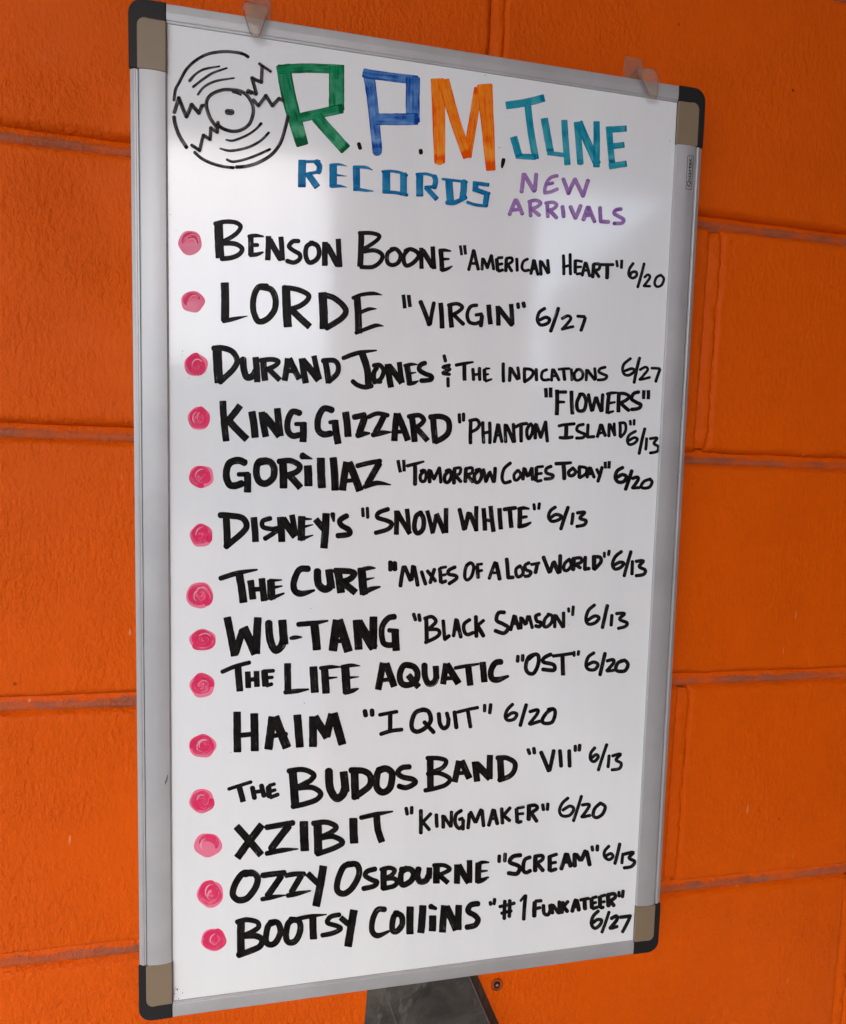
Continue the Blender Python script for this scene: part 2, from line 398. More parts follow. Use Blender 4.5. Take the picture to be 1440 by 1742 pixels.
for sx in (0, 1):
    for sy in (0, 1):
        def mir(pts): return [((BW-u) if sx else u, (BH-v) if sy else v) for u, v in pts]
        blk = [(SR, -.0003), (SR, CH), (-.0004, CH)] + arcpts(.0096, .0097, .0100, 180, 270)
        c = prism('corner_cap', mir(blk), -.0178, .0004, M_BLACK, board, .0009)
        tn = [(SR+.0001, TR), (SR+.0001, CH+.0001), (.0053, CH+.0001), (.0053, TR+.006)] + arcpts(.0108, .0172, .0055, 180, 262, 7)[1:] + [(.014, TR-.0001)]
        t = prism('corner_inlay', mir(tn), -.001, .0013, M_TAN, c, .0007)
# ---------------------------------------------------------------- ink
INKDATA = r"""@ 280 70 4
#record ink_grey
18~65,400 75,330 100,280 150,190 220,125 300,85 400,70 490,75 540,88 570,106
22~65,515 75,570 100,640 150,722
18~205,755 250,795 320,830 400,852 470,860
20~840,510 825,580 790,690 730,770 640,825 560,850 490,856
14~172,268,1.4 210,225 270,190 375,170,.7
15~195,310 260,260 330,215 425,182,.7
14~228,362 270,310 350,270 475,250,.6
14~420,670,.7 470,675 560,640 620,600 658,560,1.3
15~380,730,.7 450,745 560,725 650,680 710,622
15~425,805 470,820 560,800 640,770 718,735
20~360,590 310,520 285,430 310,370 380,335 460,330 540,350 590,410 605,480 580,560 520,605 460,612 400,595 360,565
13~465,345 490,352 520,364
34~428,480 458,484
22:65,492 98,385 150,515 185,430 235,490 255,440 272,437
26:560,335 600,355
20:575,340 625,360 595,250 660,280 665,165
16:640,150 728,210
20:600,395 640,440 690,370 735,440 780,390 815,410
19:365,545 360,620 315,590 310,670 265,640 240,745 180,705
#letter_r ink_green
95s808,165 852,400 938,705,.85
62s775,190 1000,182 1218,192
100s1172,175 1172,465
62s932,518 1210,458
76s1035,515 1110,600 1232,735
#full_stop ink_black
24:1320,690 1335,735
@ 580 90 4.8
#full_stop ink_black
30:652,785 656,825
#full_stop ink_black
28~1330,870 1325,895 1317,932,.6
#letter_p ink_blue
92s225,150 260,400,.9 298,790,.85
72s185,160 290,180 625,222
110s590,205 588,560
92s290,540 450,540 625,538
72:275,800 320,803
#letter_m ink_orange
108s790,215 800,500,.95 808,895,.8
70s1032,848 1080,560 1125,285
96s838,225 930,540,.85 1035,850,.8
120s1175,262 1200,600,.85 1225,955,.62
50:785,888 832,888
@ 280 70 4
#word_records ink_cyanblue
52s938,810 935,990
20s918,820 1060,818
38~1035,820 1055,850 1050,888
22s1062,885 960,905
44s975,900 1040,992
50s1148,838 1148,988
20~1135,842 1190,838,.8 1242,850,.2
18~1165,910 1240,918,.2
20~1135,988 1190,985 1242,994,.2
46s1305,850 1308,1015
20~1295,855 1370,858 1415,876,.3
20~1300,1003 1360,1014 1420,1020,.3
@ 580 90 4.8
62s372,965 372,1140
54s512,980 512,1160
22~340,968 410,965 480,975 540,1000
26~350,1135 450,1140 540,1160
56s645,985 645,1168
24~620,992 700,988 775,1012
42~765,1010 775,1045 765,1095
26s780,1090 685,1098
40s695,1095 785,1195
20~832,1030 920,1040 1030,1055
58s882,1040 896,1220
52~1005,1055 1003,1120 995,1180
36~868,1222 930,1222 1018,1180
30s1080,1062 1210,1078
42s1100,1060 1098,1125
38s1080,1110 1215,1158
45s1195,1145 1178,1250
24~1035,1220 1100,1240 1190,1250
@ 820 130 5.142857
#word_june ink_teal
66s215,252 380,228 545,188
58s402,245 430,480 472,720
48s300,695 470,705
62s278,530 325,695
62s548,368 600,655
38s575,668 745,690
54s722,383 750,770
54s832,400 862,765
66s848,400 1010,765
55s1004,395 1003,790
54s1112,440 1140,755
52s1090,468 1265,455
50s1120,612 1245,598
52s1115,788 1265,762
46:745,750 752,752
46:862,752 866,752
46:1003,770 1006,772
#word_new ink_purple
32:365,845 347,1018
34:368,848 465,1010
32:477,845 463,1005
28~660,868 610,880 572,920 552,980 552,1018
26:560,945 630,930
28~550,1018 600,1010 660,985
32:710,888 758,1022 815,900 885,1045 932,900
#word_arrivals ink_purple
32:300,1070 240,1215
32:300,1072 358,1210
28:262,1168 350,1160
30:420,1085 428,1228
28~412,1095 470,1083 515,1105 485,1138 430,1160
32:445,1165 510,1220
30:572,1098 578,1235
28~560,1108 620,1100 655,1122 630,1155 580,1172
32:595,1172 660,1242
32:705,1128 717,1235
32:772,1130 820,1238 868,1122
34:930,1135 885,1262
32:932,1135 990,1278
30:905,1215 962,1210
30:1034,1138 1040,1268 1118,1272
30~1218,1160 1175,1168 1158,1198 1200,1225 1240,1252 1225,1282 1158,1286
@ 290 360 4
#word_benson ink_black
54s328,75 338,312
28~305,82 370,68 440,72 478,98 462,135 420,170 360,202
30~360,215 440,218 488,250 470,288 420,312 350,320
34s547,165 548,295
24~535,168 580,162 632,168,.5
24:560,227 602,227
26~545,295 590,290 630,276,.5
34s668,168 663,328
38:672,185 755,330
32s753,172 763,330
28~872,200 835,202 808,235 835,262 880,290 878,325 840,346 795,335
30~968,212 928,238 922,300 945,345 990,330 1013,285 1000,232 955,212
36s1053,208 1052,365
38:1062,222 1142,370
32s1143,187 1155,375
@ 590 380 4.8
#word_boone ink_black
44s120,72 110,350
30~105,78 200,78 266,98 252,132 190,178 142,205
32~145,228 230,220 290,255 275,312 210,355 118,355
32~380,210 335,245 333,315 375,340 425,315 440,255 405,210 365,210
32~505,212 468,260 470,320 495,345 545,320 588,268 570,230 520,210 480,225
32s610,200 612,368
38:618,215 705,360
34s703,190 715,370
36s768,215 780,385
26~760,220 800,218 848,225,.5
26~780,292 835,290,.6
26~780,384 820,372 860,350,.5
#word_american ink_black
22s928,180 940,258
24s963,178 972,252
24:1038,212 995,385
26:1038,215 1078,382
22:1010,325 1062,328
24:1112,280 1106,382
24:1115,285 1150,362 1182,262 1202,380
28:1225,285 1235,390
22:1230,282 1278,278
22:1240,335 1278,328
24:1235,392 1282,378
26:1305,285 1300,395
22~1305,285 1345,282 1352,310 1312,338
24:1318,340 1352,395
24:1388,282 1393,392
@ 860 400 4.8
22~182,195 148,215 135,262 155,290 192,285
24:232,198 207,322
24:235,200 268,328
20:218,275 262,272
24:285,205 292,328
24:292,212 350,315
24:345,198 356,312
#word_heart ink_black
24:475,158 478,325
24:530,148 533,325
22:465,262 540,242
26:572,200 572,312
20:575,205 632,216
20:578,260 625,258
22:578,318 622,312
24:655,218 627,335
24:658,220 690,340
20:640,288 690,285
28:722,230 712,350
24~725,235 768,238 765,275 725,290
24:735,295 768,345
24:775,240 888,240
30:832,245 830,358
20s908,205 916,260
22s950,202 947,272
#word_date ink_black
22~1045,230 1015,275 1010,325 1040,350 1072,330 1068,300 1035,302 1018,330
22:1136,225 1080,430
20~1138,342 1165,322 1182,342 1155,385 1132,415
20:1132,415 1188,417
20~1270,325 1235,345 1220,392 1240,420 1278,405 1295,355 1270,325
@ 290 360 4
#word_lorde ink_black
50s370,485 372,742
26~362,745 430,730 525,710,.2
38~655,508 600,515 568,580 565,670 598,745 660,730 710,665 715,590 685,530 615,512
52s788,508 800,782
32~775,516 860,528 935,562 935,598 885,640 820,662
42s815,658 948,782
52s1035,552 1045,795
36~1050,568 1110,585 1170,632 1195,680 1160,730 1065,790
@ 590 380 4.8
52s85,595 98,895
28~52,608 130,580 220,572 290,584,.2
28~110,728 180,700 242,697,.3
30~78,893 150,865 240,833 302,838,.2
#word_virgin ink_black
28s463,583 475,692
28s507,585 518,680
34:600,630 678,835
30:715,640 680,830
36s768,650 780,855
36s843,660 858,848
28~832,668 900,655 945,682 915,718 862,748
30:875,745 960,828
28~1062,668 1012,680 985,740 1000,802 1050,818 1100,800
26:1048,748 1110,738
32:1105,745 1095,845
36s1160,665 1175,822
34s1233,675 1240,832
36:1240,685 1355,835
34s1343,660 1352,825
@ 860 400 4.8
28:102,552 108,600
30:145,545 155,592
#word_date ink_black
26~322,598 278,630 262,690 288,732 340,722 362,690 332,670 285,690
28:436,588 368,792
24~465,680 512,658 535,680 502,728 465,768
22:465,768 562,745
24:583,660 655,665
26:655,668 616,785
@ 290 570 4
#word_durand ink_black
56s318,75 332,322
36~295,90 360,88 425,115 455,175 430,230 385,275 340,318
42~495,165 500,230 520,285 560,278 584,240
40s580,152 592,318
40s632,162 645,308
30~615,172 690,165 735,180 710,210 660,232
34s665,225 745,305
38s800,160 778,308
38s810,160 878,298
26:785,245 850,245
40s895,160 922,325
44s900,172 1010,305
34s978,142 1015,300
38s1052,165 1078,325
32~1040,175 1110,172 1142,205 1135,262 1080,315
#word_jones ink_black
28~1178,156 1280,120 1402,104,.4
44s1300,110 1340,230 1350,350
30~1370,345 1325,355 1275,340 1242,315
30~1405,222 1385,260 1392,310 1430,315
@ 640 570 4.8
34~-18,248 30,245 62,290 40,355 -15,385
46s95,238 122,425
46s105,250 210,390
38s190,222 215,388
44s250,238 275,405
26~235,250 290,238 335,240,.4
24~265,315 325,305,.4
28~270,400 310,390 345,375,.4
36~400,228 362,245 355,285 400,315 450,335 445,365 370,372
#ampersand ink_black
26:555,160 570,220
26~600,245 545,262 605,278 545,310 600,320
26:588,345 590,425
#word_the ink_black
26~655,245 720,232 792,220,.6
30s722,240 724,370
26:790,270 797,372
26:845,262 848,372
22:795,325 845,318
28:885,275 890,375
22:890,275 935,272,.6
22:890,322 925,318,.6
24:890,378 952,358,.6
#word_indications ink_black
26:1040,225 1042,385
26:1095,260 1090,380
26:1100,265 1160,365
24:1157,258 1170,362
26:1212,272 1215,388
24~1210,275 1260,280 1285,305 1265,345 1215,382
26:1308,272 1312,375
@ 880 590 5.5385
26~280,215 240,235 230,285 250,312 300,308
26:335,205 325,325
28:340,208 398,320
24:320,275 385,270
24:385,212 500,205
30:438,210 450,318
26:510,205 517,320
26~570,215 540,250 545,300 570,315 610,295 620,250 595,215 560,215
26:655,210 650,322
28:660,215 738,315
26:730,195 740,310
26~830,192 785,205 770,235 810,258 845,275 825,305 762,312
#word_date ink_black
26~1070,110 1010,160 995,215 1015,260 1060,265 1110,225 1080,205 1020,225
28:1157,95 1102,345
24~1160,215 1210,190 1232,215 1190,270 1155,308
24:1155,310 1258,285
24:1262,200 1350,205
26:1350,205 1305,335
#word_flowers ink_black
32s270,390 275,475
32s317,385 318,475
36s377,405 375,642
30:375,425 470,425
30:380,520 455,520,.7
34s513,415 522,635
32~600,445 565,520 570,590 600,605 635,590 650,510 625,450 590,448
30:672,440 705,610
32:710,605 745,470
32:745,470 795,612
30:800,612 808,440
34s868,430 850,628
28~850,445 890,435 945,432,.7
26:865,530 930,520,.7
28:850,625 915,605,.7
34s960,430 955,615
30~955,440 1010,440 1055,465 1030,500 970,530
32:975,530 1060,605
32~1145,425 1100,440 1078,490 1120,520 1165,545 1145,580 1080,590
30s1195,410 1192,490
30s1237,410 1235,492
@ 290 570 4
#word_king ink_black
42s357,450 380,720
42s475,480 388,590
44s400,585 520,708
46s555,522 578,695
42s622,525 650,690
50s635,545 745,685
42s728,500 750,685
38~880,530 830,522 800,580 800,650 830,685 875,680
26:845,605 925,603
44s905,598 903,725
#word_gizzard ink_black
40~1100,510 1045,500 1008,560 1005,640 1040,675 1090,670
26:1078,595 1140,588
44s1120,582 1142,738
44s1193,525 1210,690
36:1240,560 1332,540
44:1325,550 1283,675
36~1275,682 1310,672 1355,668,.4
@ 640 570 4.8
46:70,650 -10,805
34~-60,668 10,640 95,655
38~-25,815 50,798 125,792,.3
48s170,640 150,862
48s175,645 260,858
30:170,790 240,785
46s290,655 315,870
36~268,665 350,655 390,690 365,730 305,765
42s320,750 420,862
46s465,655 485,880
42~445,670 530,665 590,700 595,780 560,830 490,870
#word_phantom ink_black
26:680,640 685,720
26:714,635 715,705
28:775,690 772,890
26~765,700 820,690 845,725 825,765 780,790
26:872,705 880,885
26:928,708 930,888
24:870,800 935,790
26:995,722 965,880
26:1000,725 1030,878
22:980,820 1025,815
26:1055,725 1060,880
28:1062,730 1125,878
26:1122,720 1132,878
26~1140,750 1180,730 1230,722
28:1185,735 1186,875
26~1255,730 1232,775 1235,825 1250,845 1275,800 1280,750 1262,725
28:1305,720 1300,850
26:1308,725 1345,835 1385,710 1400,875
#word_island ink_black
@ 880 590 5.5385
28~395,745 440,735 540,725
36s465,740 460,855
30~405,855 460,858 520,850
28~625,730 575,745 565,785 605,808 640,825 620,855 560,860
28:670,725 665,850 735,845
30:790,725 755,855
30:795,728 835,845
24:775,815 825,805
28:870,720 865,850
28:872,725 925,840
26:915,715 922,838
28:970,712 970,850
26~965,718 1015,720 1025,770 1010,815 975,850
24:1065,690 1070,740
24:1105,682 1102,740
#word_date ink_black
26~1118,795 1060,830 1040,880 1060,920 1110,905 1135,870 1105,855 1060,880
28:1207,762 1150,1015
26:1222,855 1212,975
26~1255,865 1320,860 1290,910 1330,940 1320,985 1255,1000
@ 290 760 4
#word_gorillaz ink_black
44~505,108 460,92 400,115 380,190 400,255 440,265 485,250
30:455,188 540,185
44s525,185 525,308
42~655,95 600,105 585,175 605,235 650,250 700,210 705,140 670,100 600,108
48s765,88 770,280
36~740,100 820,95 880,130 860,170 790,195
42s800,185 885,278
44~900,62 965,82,.2
50s935,130 940,265
50s1025,78 1032,278
46s1108,75 1122,295
44s1200,105 1172,295
48s1215,108 1290,298
26:1190,232 1265,225
@ 600 770 4.8
36~40,108 130,85 225,68
48:225,80 115,270
36~100,278 200,248 310,262,.3
#word_tomorrow ink_black
26s372,62 392,160
26s418,60 422,152
26~448,108 520,90 582,72,.6
32:510,100 510,268
26~590,145 555,185 560,230 590,230 602,180 585,145 560,150
30:625,135 630,248
26:635,140 665,215 710,125 722,250
28~790,150 755,185 755,235 785,238 808,190 795,145 765,150
30:835,120 828,258
24~830,130 880,125 875,170 835,185
28:845,190 890,242
30:925,125 920,245
24~925,130 975,125 975,165 930,180
28:940,185 985,245
28~1035,140 995,185 1005,240 1035,235 1055,185 1040,140 1010,145
26:1068,130 1090,245
26:1090,240 1115,160
26:1118,150 1152,245
28:1155,245 1165,118
#word_comes ink_black
26~1290,85 1240,130 1222,200 1240,245 1290,235
24~1350,145 1320,180 1325,220 1350,220 1375,180 1355,145
@ 840 770 4.8
28:250,120 238,225
26:255,125 280,200
26:285,195 315,120
26:315,120 320,228
28:350,115 345,235
22:350,118 410,112
22:350,175 400,168
24:350,235 398,225
26~470,112 432,130 432,165 485,185 470,210 420,215
#word_today ink_black
28~510,90 570,88 632,82,.8
32:572,92 578,222
26~650,125 615,155 620,185 650,185 672,155 645,125
28:700,115 700,210
24~700,115 755,125 755,170 705,205
26:785,115 762,208
26:790,118 825,208
22:770,175 820,172
24:840,130 865,180
26:888,112 850,242
24s912,75 915,128
24s945,70 942,128
#word_date ink_black
28~1055,122 1010,150 995,205 1020,240 1065,235 1085,195 1050,180 1005,205
28:1132,140 1075,308
26~1135,210 1175,200 1180,225 1135,288
24:1135,290 1200,285
24~1280,215 1230,235 1205,275 1230,290 1275,280 1295,240 1275,215
@ 290 760 4
#word_disneys ink_black
44s378,455 388,680
38~340,465 420,470 490,485 520,535 490,585 380,678
42s568,482 580,645
30~680,488 630,505 630,545 690,560 740,555 700,590 645,625
44s750,480 758,645
46s765,490 850,610
36s828,465 850,605
46s895,475 892,635
26~885,490 960,492,.4
24~895,548 970,530,.3
28~890,628 970,602,.3
40s990,495 1045,560
46s1060,455 1045,688
32~1105,460 1112,505,.5
34~1200,470 1155,500 1165,535 1215,565 1215,595 1140,605
@ 600 770 4.8
#word_snow ink_black
26:83,450 88,525
26:120,445 125,538
34~290,462 215,490 205,530 280,555 320,580 290,625 190,655
38s360,475 358,668
38s365,485 470,662
34s445,460 462,655
36~560,490 520,520 505,610 530,658 575,625 580,540 550,490
32s610,475 655,660
32:655,655 685,505
38s685,500 750,655
34s765,455 765,655
#word_white ink_black
32:872,455 912,635
34:915,630 950,485
34:955,490 1015,640
32s1012,438 1010,640
34s1070,455 1082,635
34s1128,438 1152,645
26:1065,545 1150,560
34s1200,455 1212,625
30:1230,465 1340,450
34s1285,465 1298,612
@ 840 770 4.8
36s215,450 212,612
28~205,460 245,452 288,458,.6
28:225,530 280,522,.7
30~210,605 260,592 302,572,.6
24:328,415 335,470
24:375,408 368,465
#word_date ink_black
26~505,445 465,475 450,525 475,560 530,550 555,520 510,505 470,530
28:612,438 548,632
26:650,490 637,590
26~685,492 745,488 705,535 755,555 740,590 680,602
@ 300 940 3.6
#word_the ink_black
28~272,158 380,125 495,105,.4
44s385,125 400,215 412,305
38s455,172 470,285
38s525,160 540,295
26:460,225 535,225
44s580,170 585,285
22~575,172 645,168,.4
22~590,215 648,205,.4
28~580,280 660,250,.4
#word_cure ink_black
36~808,100 755,105 722,175 725,230 765,252 845,232,.4
42~865,115 870,190 905,223 938,214 948,180
42s935,105 952,220
44s988,100 1010,245
34~975,112 1060,115 1092,130 1060,165 1000,182
40s1010,175 1098,245
46s1135,95 1150,255
24~1125,108 1180,95 1218,95,.4
22~1140,170 1212,155,.3
28~1145,250 1190,225 1248,210,.4
#word_mixes ink_black
26~1312,60 1312,105
28:1338,55 1340,112
@ 640 920 4.8
30:225,205 198,378
32:230,205 285,330
32:290,325 302,200
30:310,205 342,372
28:370,245 408,362
28:415,240 490,335
28:480,225 440,350
30:520,220 530,345
22:520,222 578,212
22:525,285 575,275
26:530,345 578,325
28~645,215 595,240 595,272 650,285 655,310 598,350
#word_of ink_black
26~770,180 735,215 725,290 745,320 780,290 798,215 775,180 740,200
30:825,200 835,308
22:820,195 872,188
22:830,250 872,240
#word_a ink_black
26:975,170 922,315
32:980,175 1012,322
22:950,262 1000,260
#word_lost ink_black
30:1067,140 1080,300 1130,298
26~1178,205 1145,230 1145,275 1165,295 1200,270 1195,225 1168,208
26~1250,180 1218,200 1225,235 1265,255 1250,285 1218,290
24:1262,195 1340,180
30:1318,185 1300,268
#word_world ink_black
@ 840 920 4.8
30:405,125 460,265
28:462,260 490,170
34:490,165 535,268
30:545,112 540,265
26~620,150 582,185 575,235 605,240 635,200 622,155
34:655,135 650,245
26~650,145 710,140 715,175 660,195
28:670,195 715,225
28:750,125 745,232 790,225
34:820,122 820,238
28~815,130 870,135 875,175 825,232
22:905,90 905,138
24:945,75 938,122
#word_date ink_black
26~1045,88 995,130 972,190 990,230 1035,220 1065,185 1030,175 985,200
26:1125,80 1065,295
26:1135,160 1130,280
26~1165,168 1225,165 1190,210 1240,240 1225,275 1165,285
@ 300 940 3.6
#word_wu ink_black
42s312,398 358,632
40:360,625 408,470
48s415,460 485,620
44s500,400 490,618
42~567,432 575,530 605,597 643,575 660,520
46s650,415 662,560
24~702,525,.8 730,520 768,518,.4
28~748,440 840,432 928,418,.4
46s845,430 862,595
48s985,415 960,600
50s995,415 1055,605
24:975,545 1055,535
44s1105,415 1118,592
52s1115,425 1210,585
44s1208,395 1205,588
@ 640 920 4.8
44~150,620 95,635 48,710 55,820 90,850 135,850
34:95,730 185,738
56s155,725 165,895
#word_black ink_black
28~308,600 322,645
28:350,595 360,660
32:410,625 415,830
28~398,635 455,620 490,655 465,690 425,725
28~425,725 500,725 520,755 490,790 405,830
28:548,645 562,805 605,770
28:655,635 632,785
30:660,640 695,795
24:640,725 690,722
28~765,645 720,680 720,735 745,765 795,750
30:815,610 820,790
26:885,645 820,700
32:830,695 882,785
#word_samson ink_black
@ 840 920 4.8
30~88,585 40,590 25,650 80,680 120,710 85,755 15,735
28:170,605 138,735
28:175,610 208,725
22:150,680 205,672
26:222,620 225,722
26:230,625 262,690
26:265,685 280,610
26:290,610 318,718
28~375,600 345,615 355,655 390,670 375,700 345,695
26~455,600 420,640 412,695 440,700 475,665 478,615 445,600
26:500,600 500,712
28:505,605 570,710
26:572,580 572,710
22:612,545 615,585
24:652,530 645,612
#word_date ink_black
26~825,525 775,570 755,640 775,680 830,670 862,630 825,615 770,650
28:932,520 888,718
26:968,600 960,698
26~1005,595 1070,595 1030,640 1090,670 1075,700 1020,715
@ 300 1100 3.6
#word_the ink_black
24~282,155 360,122 448,98
38s378,120 390,272
32s438,155 442,252
32s492,152 495,245
24:440,205 495,198
38s540,148 548,242
22~535,152 595,148
20:545,192 595,188
22:548,240 592,228
#word_life ink_black
38s682,105 685,280
26~668,280 740,272 810,262,.4
44s840,125 850,280
42s908,125 918,285
22~885,132 950,125 1005,125,.4
20~920,195 985,188,.4
46s1035,115 1045,285
22~1015,125 1070,115 1125,118,.3
20~1045,192 1118,185,.3
26~1035,282 1080,270 1115,258,.4
@ 600 1100 4.8
#word_aquatic ink_brown
50s250,135 210,350
52s275,140 340,325
32:240,275 310,268
46~480,155 420,155 388,220 395,290 440,315 510,290 532,220 500,165 440,150
48s455,235 540,330
46~588,152 592,240 620,302 668,290 686,240
46s680,160 685,260
46s765,140 740,305
52s770,145 865,300
32:760,260 830,255
28~840,175 930,158 1028,142,.6
48s945,165 962,315
48s1062,128 1078,288
44~1212,125 1165,135 1130,200 1140,262 1190,270 1270,242,.5
#word_ost ink_black
@ 800 1090 4.8
28:392,118 388,178
28:432,112 428,170
30~520,115 475,140 455,215 475,262 520,265 555,200 560,130 530,112 480,150
30~660,112 605,140 600,175 680,195 685,240 595,235
26~680,125 760,115 832,105
32s755,120 760,282
24:850,85 850,130
24:888,80 882,122
#word_date ink_black
26~1012,100 965,135 948,200 970,235 1020,235 1045,195 1010,175 965,195
28:1105,95 1060,288
26~1120,165 1170,155 1170,185 1118,245
24:1115,250 1185,240
28~1265,160 1210,180 1190,230 1215,250 1265,245 1290,200 1270,165 1235,165
@ 300 1100 3.6
#word_haim ink_black
42s373,402 375,645
44s478,412 482,638
28:380,545 480,535
46s590,432 565,628
50s605,432 678,618
26:585,548 682,535
44s742,420 758,615
44s838,430 838,612
46s848,432 925,555
44s920,550 955,415
46s965,410 1018,598
#word_i ink_brown
@ 600 1100 4.8
36:100,515 110,575
36:158,510 162,570
28~222,558 290,545 362,532
34s308,550 308,685
30~232,715 310,690 402,678
#word_quit ink_brown
34~590,515 520,535 485,610 490,675 535,695 600,660 640,600 620,530 570,515
32:580,610 670,708
32~705,550 715,630 745,668 778,645 784,590
30:768,535 785,600
32:832,525 850,672
26~860,535 940,515 1022,498
30:942,520 965,665
26:1080,470 1078,535
28:1130,465 1120,550
@ 800 1090 4.8
#word_date ink_black
26~348,520 305,565 288,620 310,650 360,640 382,600 345,590 300,620
28:462,515 408,702
26~490,580 550,565 550,595 485,680
26:485,685 578,655
28~680,555 625,590 590,650 610,675 670,665 695,600 685,560 640,562
@ 300 1280 3.6
#word_the ink_black
20~322,225 400,200 458,182
32s385,205 410,302
28:465,208 482,288
28:520,195 540,275
22:470,245 535,235
32:565,205 570,278
20:565,205 608,192
20:575,240 612,228
22:572,278 630,255
#word_budos ink_black
46s712,105 730,335
30~690,115 775,105 842,135 825,170 790,190 735,218
30~735,220 830,215 885,250 860,290 790,315 715,332
44~935,115 942,220 980,280 1018,262 1036,215
44s1025,120 1038,240
44s1092,98 1098,285
36~1072,110 1150,115 1190,150 1180,210 1090,275
38~1270,100 1235,125 1228,210 1265,245 1310,215 1322,130 1285,100 1240,110
@ 650 1250 4.8
40~225,262 165,270 130,310 170,345 255,365 270,395 200,432 140,420
#word_band ink_brown
50s395,180 398,455
34~372,192 460,192 525,215 495,270 415,305
34~375,320 470,315 555,360 520,410 430,440 355,455
46s630,215 595,385
50s650,215 715,355
30:620,315 690,310
48s760,222 778,380
56s770,240 885,355
46s883,168 880,360
50s965,175 975,372
38~945,190 1020,190 1085,230 1080,295 1040,340 960,370
#word_vii ink_black
@ 820 1250 5.142857
30:402,122 422,175
30:455,110 462,170
34:515,145 590,325
32:592,320 632,130
32:683,130 695,285
32:765,130 770,285
28:818,90 818,148
30:858,82 852,145
#word_date ink_black
26~990,115 955,160 952,215 985,235 1020,195 1000,175 960,205
26:1097,78 1018,318
26:1115,175 1105,290
26~1145,185 1215,170 1175,220 1220,250 1205,295 1140,308
@ 300 1280 3.6
#word_xzibit ink_black
42s370,455 520,628
42s525,445 375,645
32~555,460 640,445 715,432
40:695,445 575,600
28~555,620 650,600 745,592,.3
48s782,425 788,602
46s865,425 870,620
30~840,435 920,428 980,455 950,490 885,520
30~885,525 960,515 1020,550 970,585 865,622
46s1085,405 1090,555
26~1132,400 1230,378 1325,362,.4
38s1228,380 1235,470 1260,548
@ 650 1250 4.8
#word_kingmaker ink_black
28:197,592 208,658
28:245,585 242,650
30:318,610 318,812
26:405,640 330,720
28:335,715 392,782
28:445,645 450,758
28:498,655 502,765
26:505,660 565,755
26:568,622 565,755
28~648,620 605,655 600,725 630,765 660,745
26:625,695 665,680
28:665,690 662,780
28:715,640 702,770
28:722,625 765,720
28:765,720 812,605
28:818,610 832,752
28:910,605 870,748
30:915,608 945,735
22:885,690 940,680
28:978,595 985,730
26:1052,590 985,665
28:995,660 1050,705
30:1098,600 1105,720
22:1100,600 1165,588
22:1105,648 1160,642
26:1105,718 1145,705
34:1200,580 1198,700
28~1195,582 1250,575 1268,600 1215,640
30:1220,640 1268,712
26:1312,562 1320,620
26:1355,555 1350,618
#word_date ink_black
@ 820 1250 5.142857
26~755,555 705,600 680,665 705,710 770,705 805,650 770,625 710,660
26:875,530 800,762
26~880,615 940,612 920,660 875,720
26:880,722 955,705
28~1040,598 990,645 975,705 1010,725 1060,690 1080,630 1040,600
@ 320 1460 4
#word_ozzy ink_black
40~430,105 375,105 325,170 305,245 340,285 400,275 455,210 475,140 440,100 390,110
36~510,118 570,110 655,100
40:640,115 535,265
28~505,280 580,265 665,252,.3
32~670,118 730,108 790,108
38:775,115 700,240
30~680,255 750,240 835,222,.3
38s815,105 895,180
48s922,55 872,325
#word_osbourne ink_brown
38~1120,40 1060,60 1018,160 1020,225 1065,242 1120,200 1165,110 1150,45 1090,42
@ 600 1440 4.8
38~185,185 120,205 105,240 160,275 200,290 175,325 90,345
48s255,180 255,350
34~235,190 300,175 345,195 320,235 270,260
36~270,265 335,262 365,290 335,325 250,345
44~440,180 400,215 395,290 420,315 480,280 500,225 470,185 400,190
46~540,185 530,240 552,288 600,278 624,235
44s628,175 625,260
50s688,150 685,300
32~665,155 750,155 795,185 760,210 700,235
38s705,230 780,298
46s855,150 852,302
48s865,155 950,295
42s955,115 955,295
46s1030,135 1025,295
28~1015,150 1060,130 1112,130,.5
26~1030,205 1100,198,.5
34~1025,288 1060,275 1108,252,.5
@ 800 1420 4.8
#word_scream ink_black
28:240,165 238,230
28:288,150 283,225
32~412,168 350,180 325,225 395,255 405,285 380,320 315,315
30~490,185 445,210 435,290 460,310 492,295
34:535,170 532,305
28~530,178 590,172 590,205 540,235
32:550,238 602,300
34:650,170 650,300
26:650,178 715,158
24:655,235 708,225
28:650,298 710,278
32:785,150 742,288
36:790,152 825,265
26:760,225 815,222
34:855,150 855,265
32:862,155 905,215
32:905,215 945,125
32:950,130 978,255
26:995,90 1002,135
28:1040,82 1038,135
#word_date ink_black
24~1135,95 1100,135 1100,180 1135,205 1168,180 1150,155 1110,175
26:1225,68 1182,245
24:1250,150 1240,240
26~1260,160 1335,145 1300,190 1345,220 1320,260 1260,272
@ 320 1460 4
#word_bootsy ink_black
48s362,420 362,660
32~335,435 400,420 470,435 480,470 440,500 385,525
38~385,530 460,530 505,555 490,600 430,630 345,660
38~580,440 545,465 530,560 560,590 600,570 630,500 610,440 560,440
38~715,420 680,450 668,540 690,575 735,560 765,490 755,430 700,418
26~750,412 840,395 942,384,.3
44s850,405 855,550
30~1030,385 970,400 950,440 1010,460 1040,480 990,510 915,525
36s1040,405 1100,455
48s1130,355 1115,440 1090,600
#word_collins ink_brown
@ 600 1440 4.8
42~262,515 205,520 165,600 160,690 205,730 295,695,.5
44~370,545 335,580 325,680 360,695 405,640 400,570 350,545
54s472,495 470,715
54s575,485 558,705
44~640,492 680,508,.6
54s655,568 652,690
52s752,485 735,700
58s765,495 850,680
50s868,482 865,680
42~1025,468 965,480 945,530 1000,565 1025,600 1000,645 935,660
#word_number ink_black
@ 800 1420 4.8
26:165,545 170,580
26:202,520 195,575
28:285,535 280,695
28:325,530 320,678
26:235,590 370,558
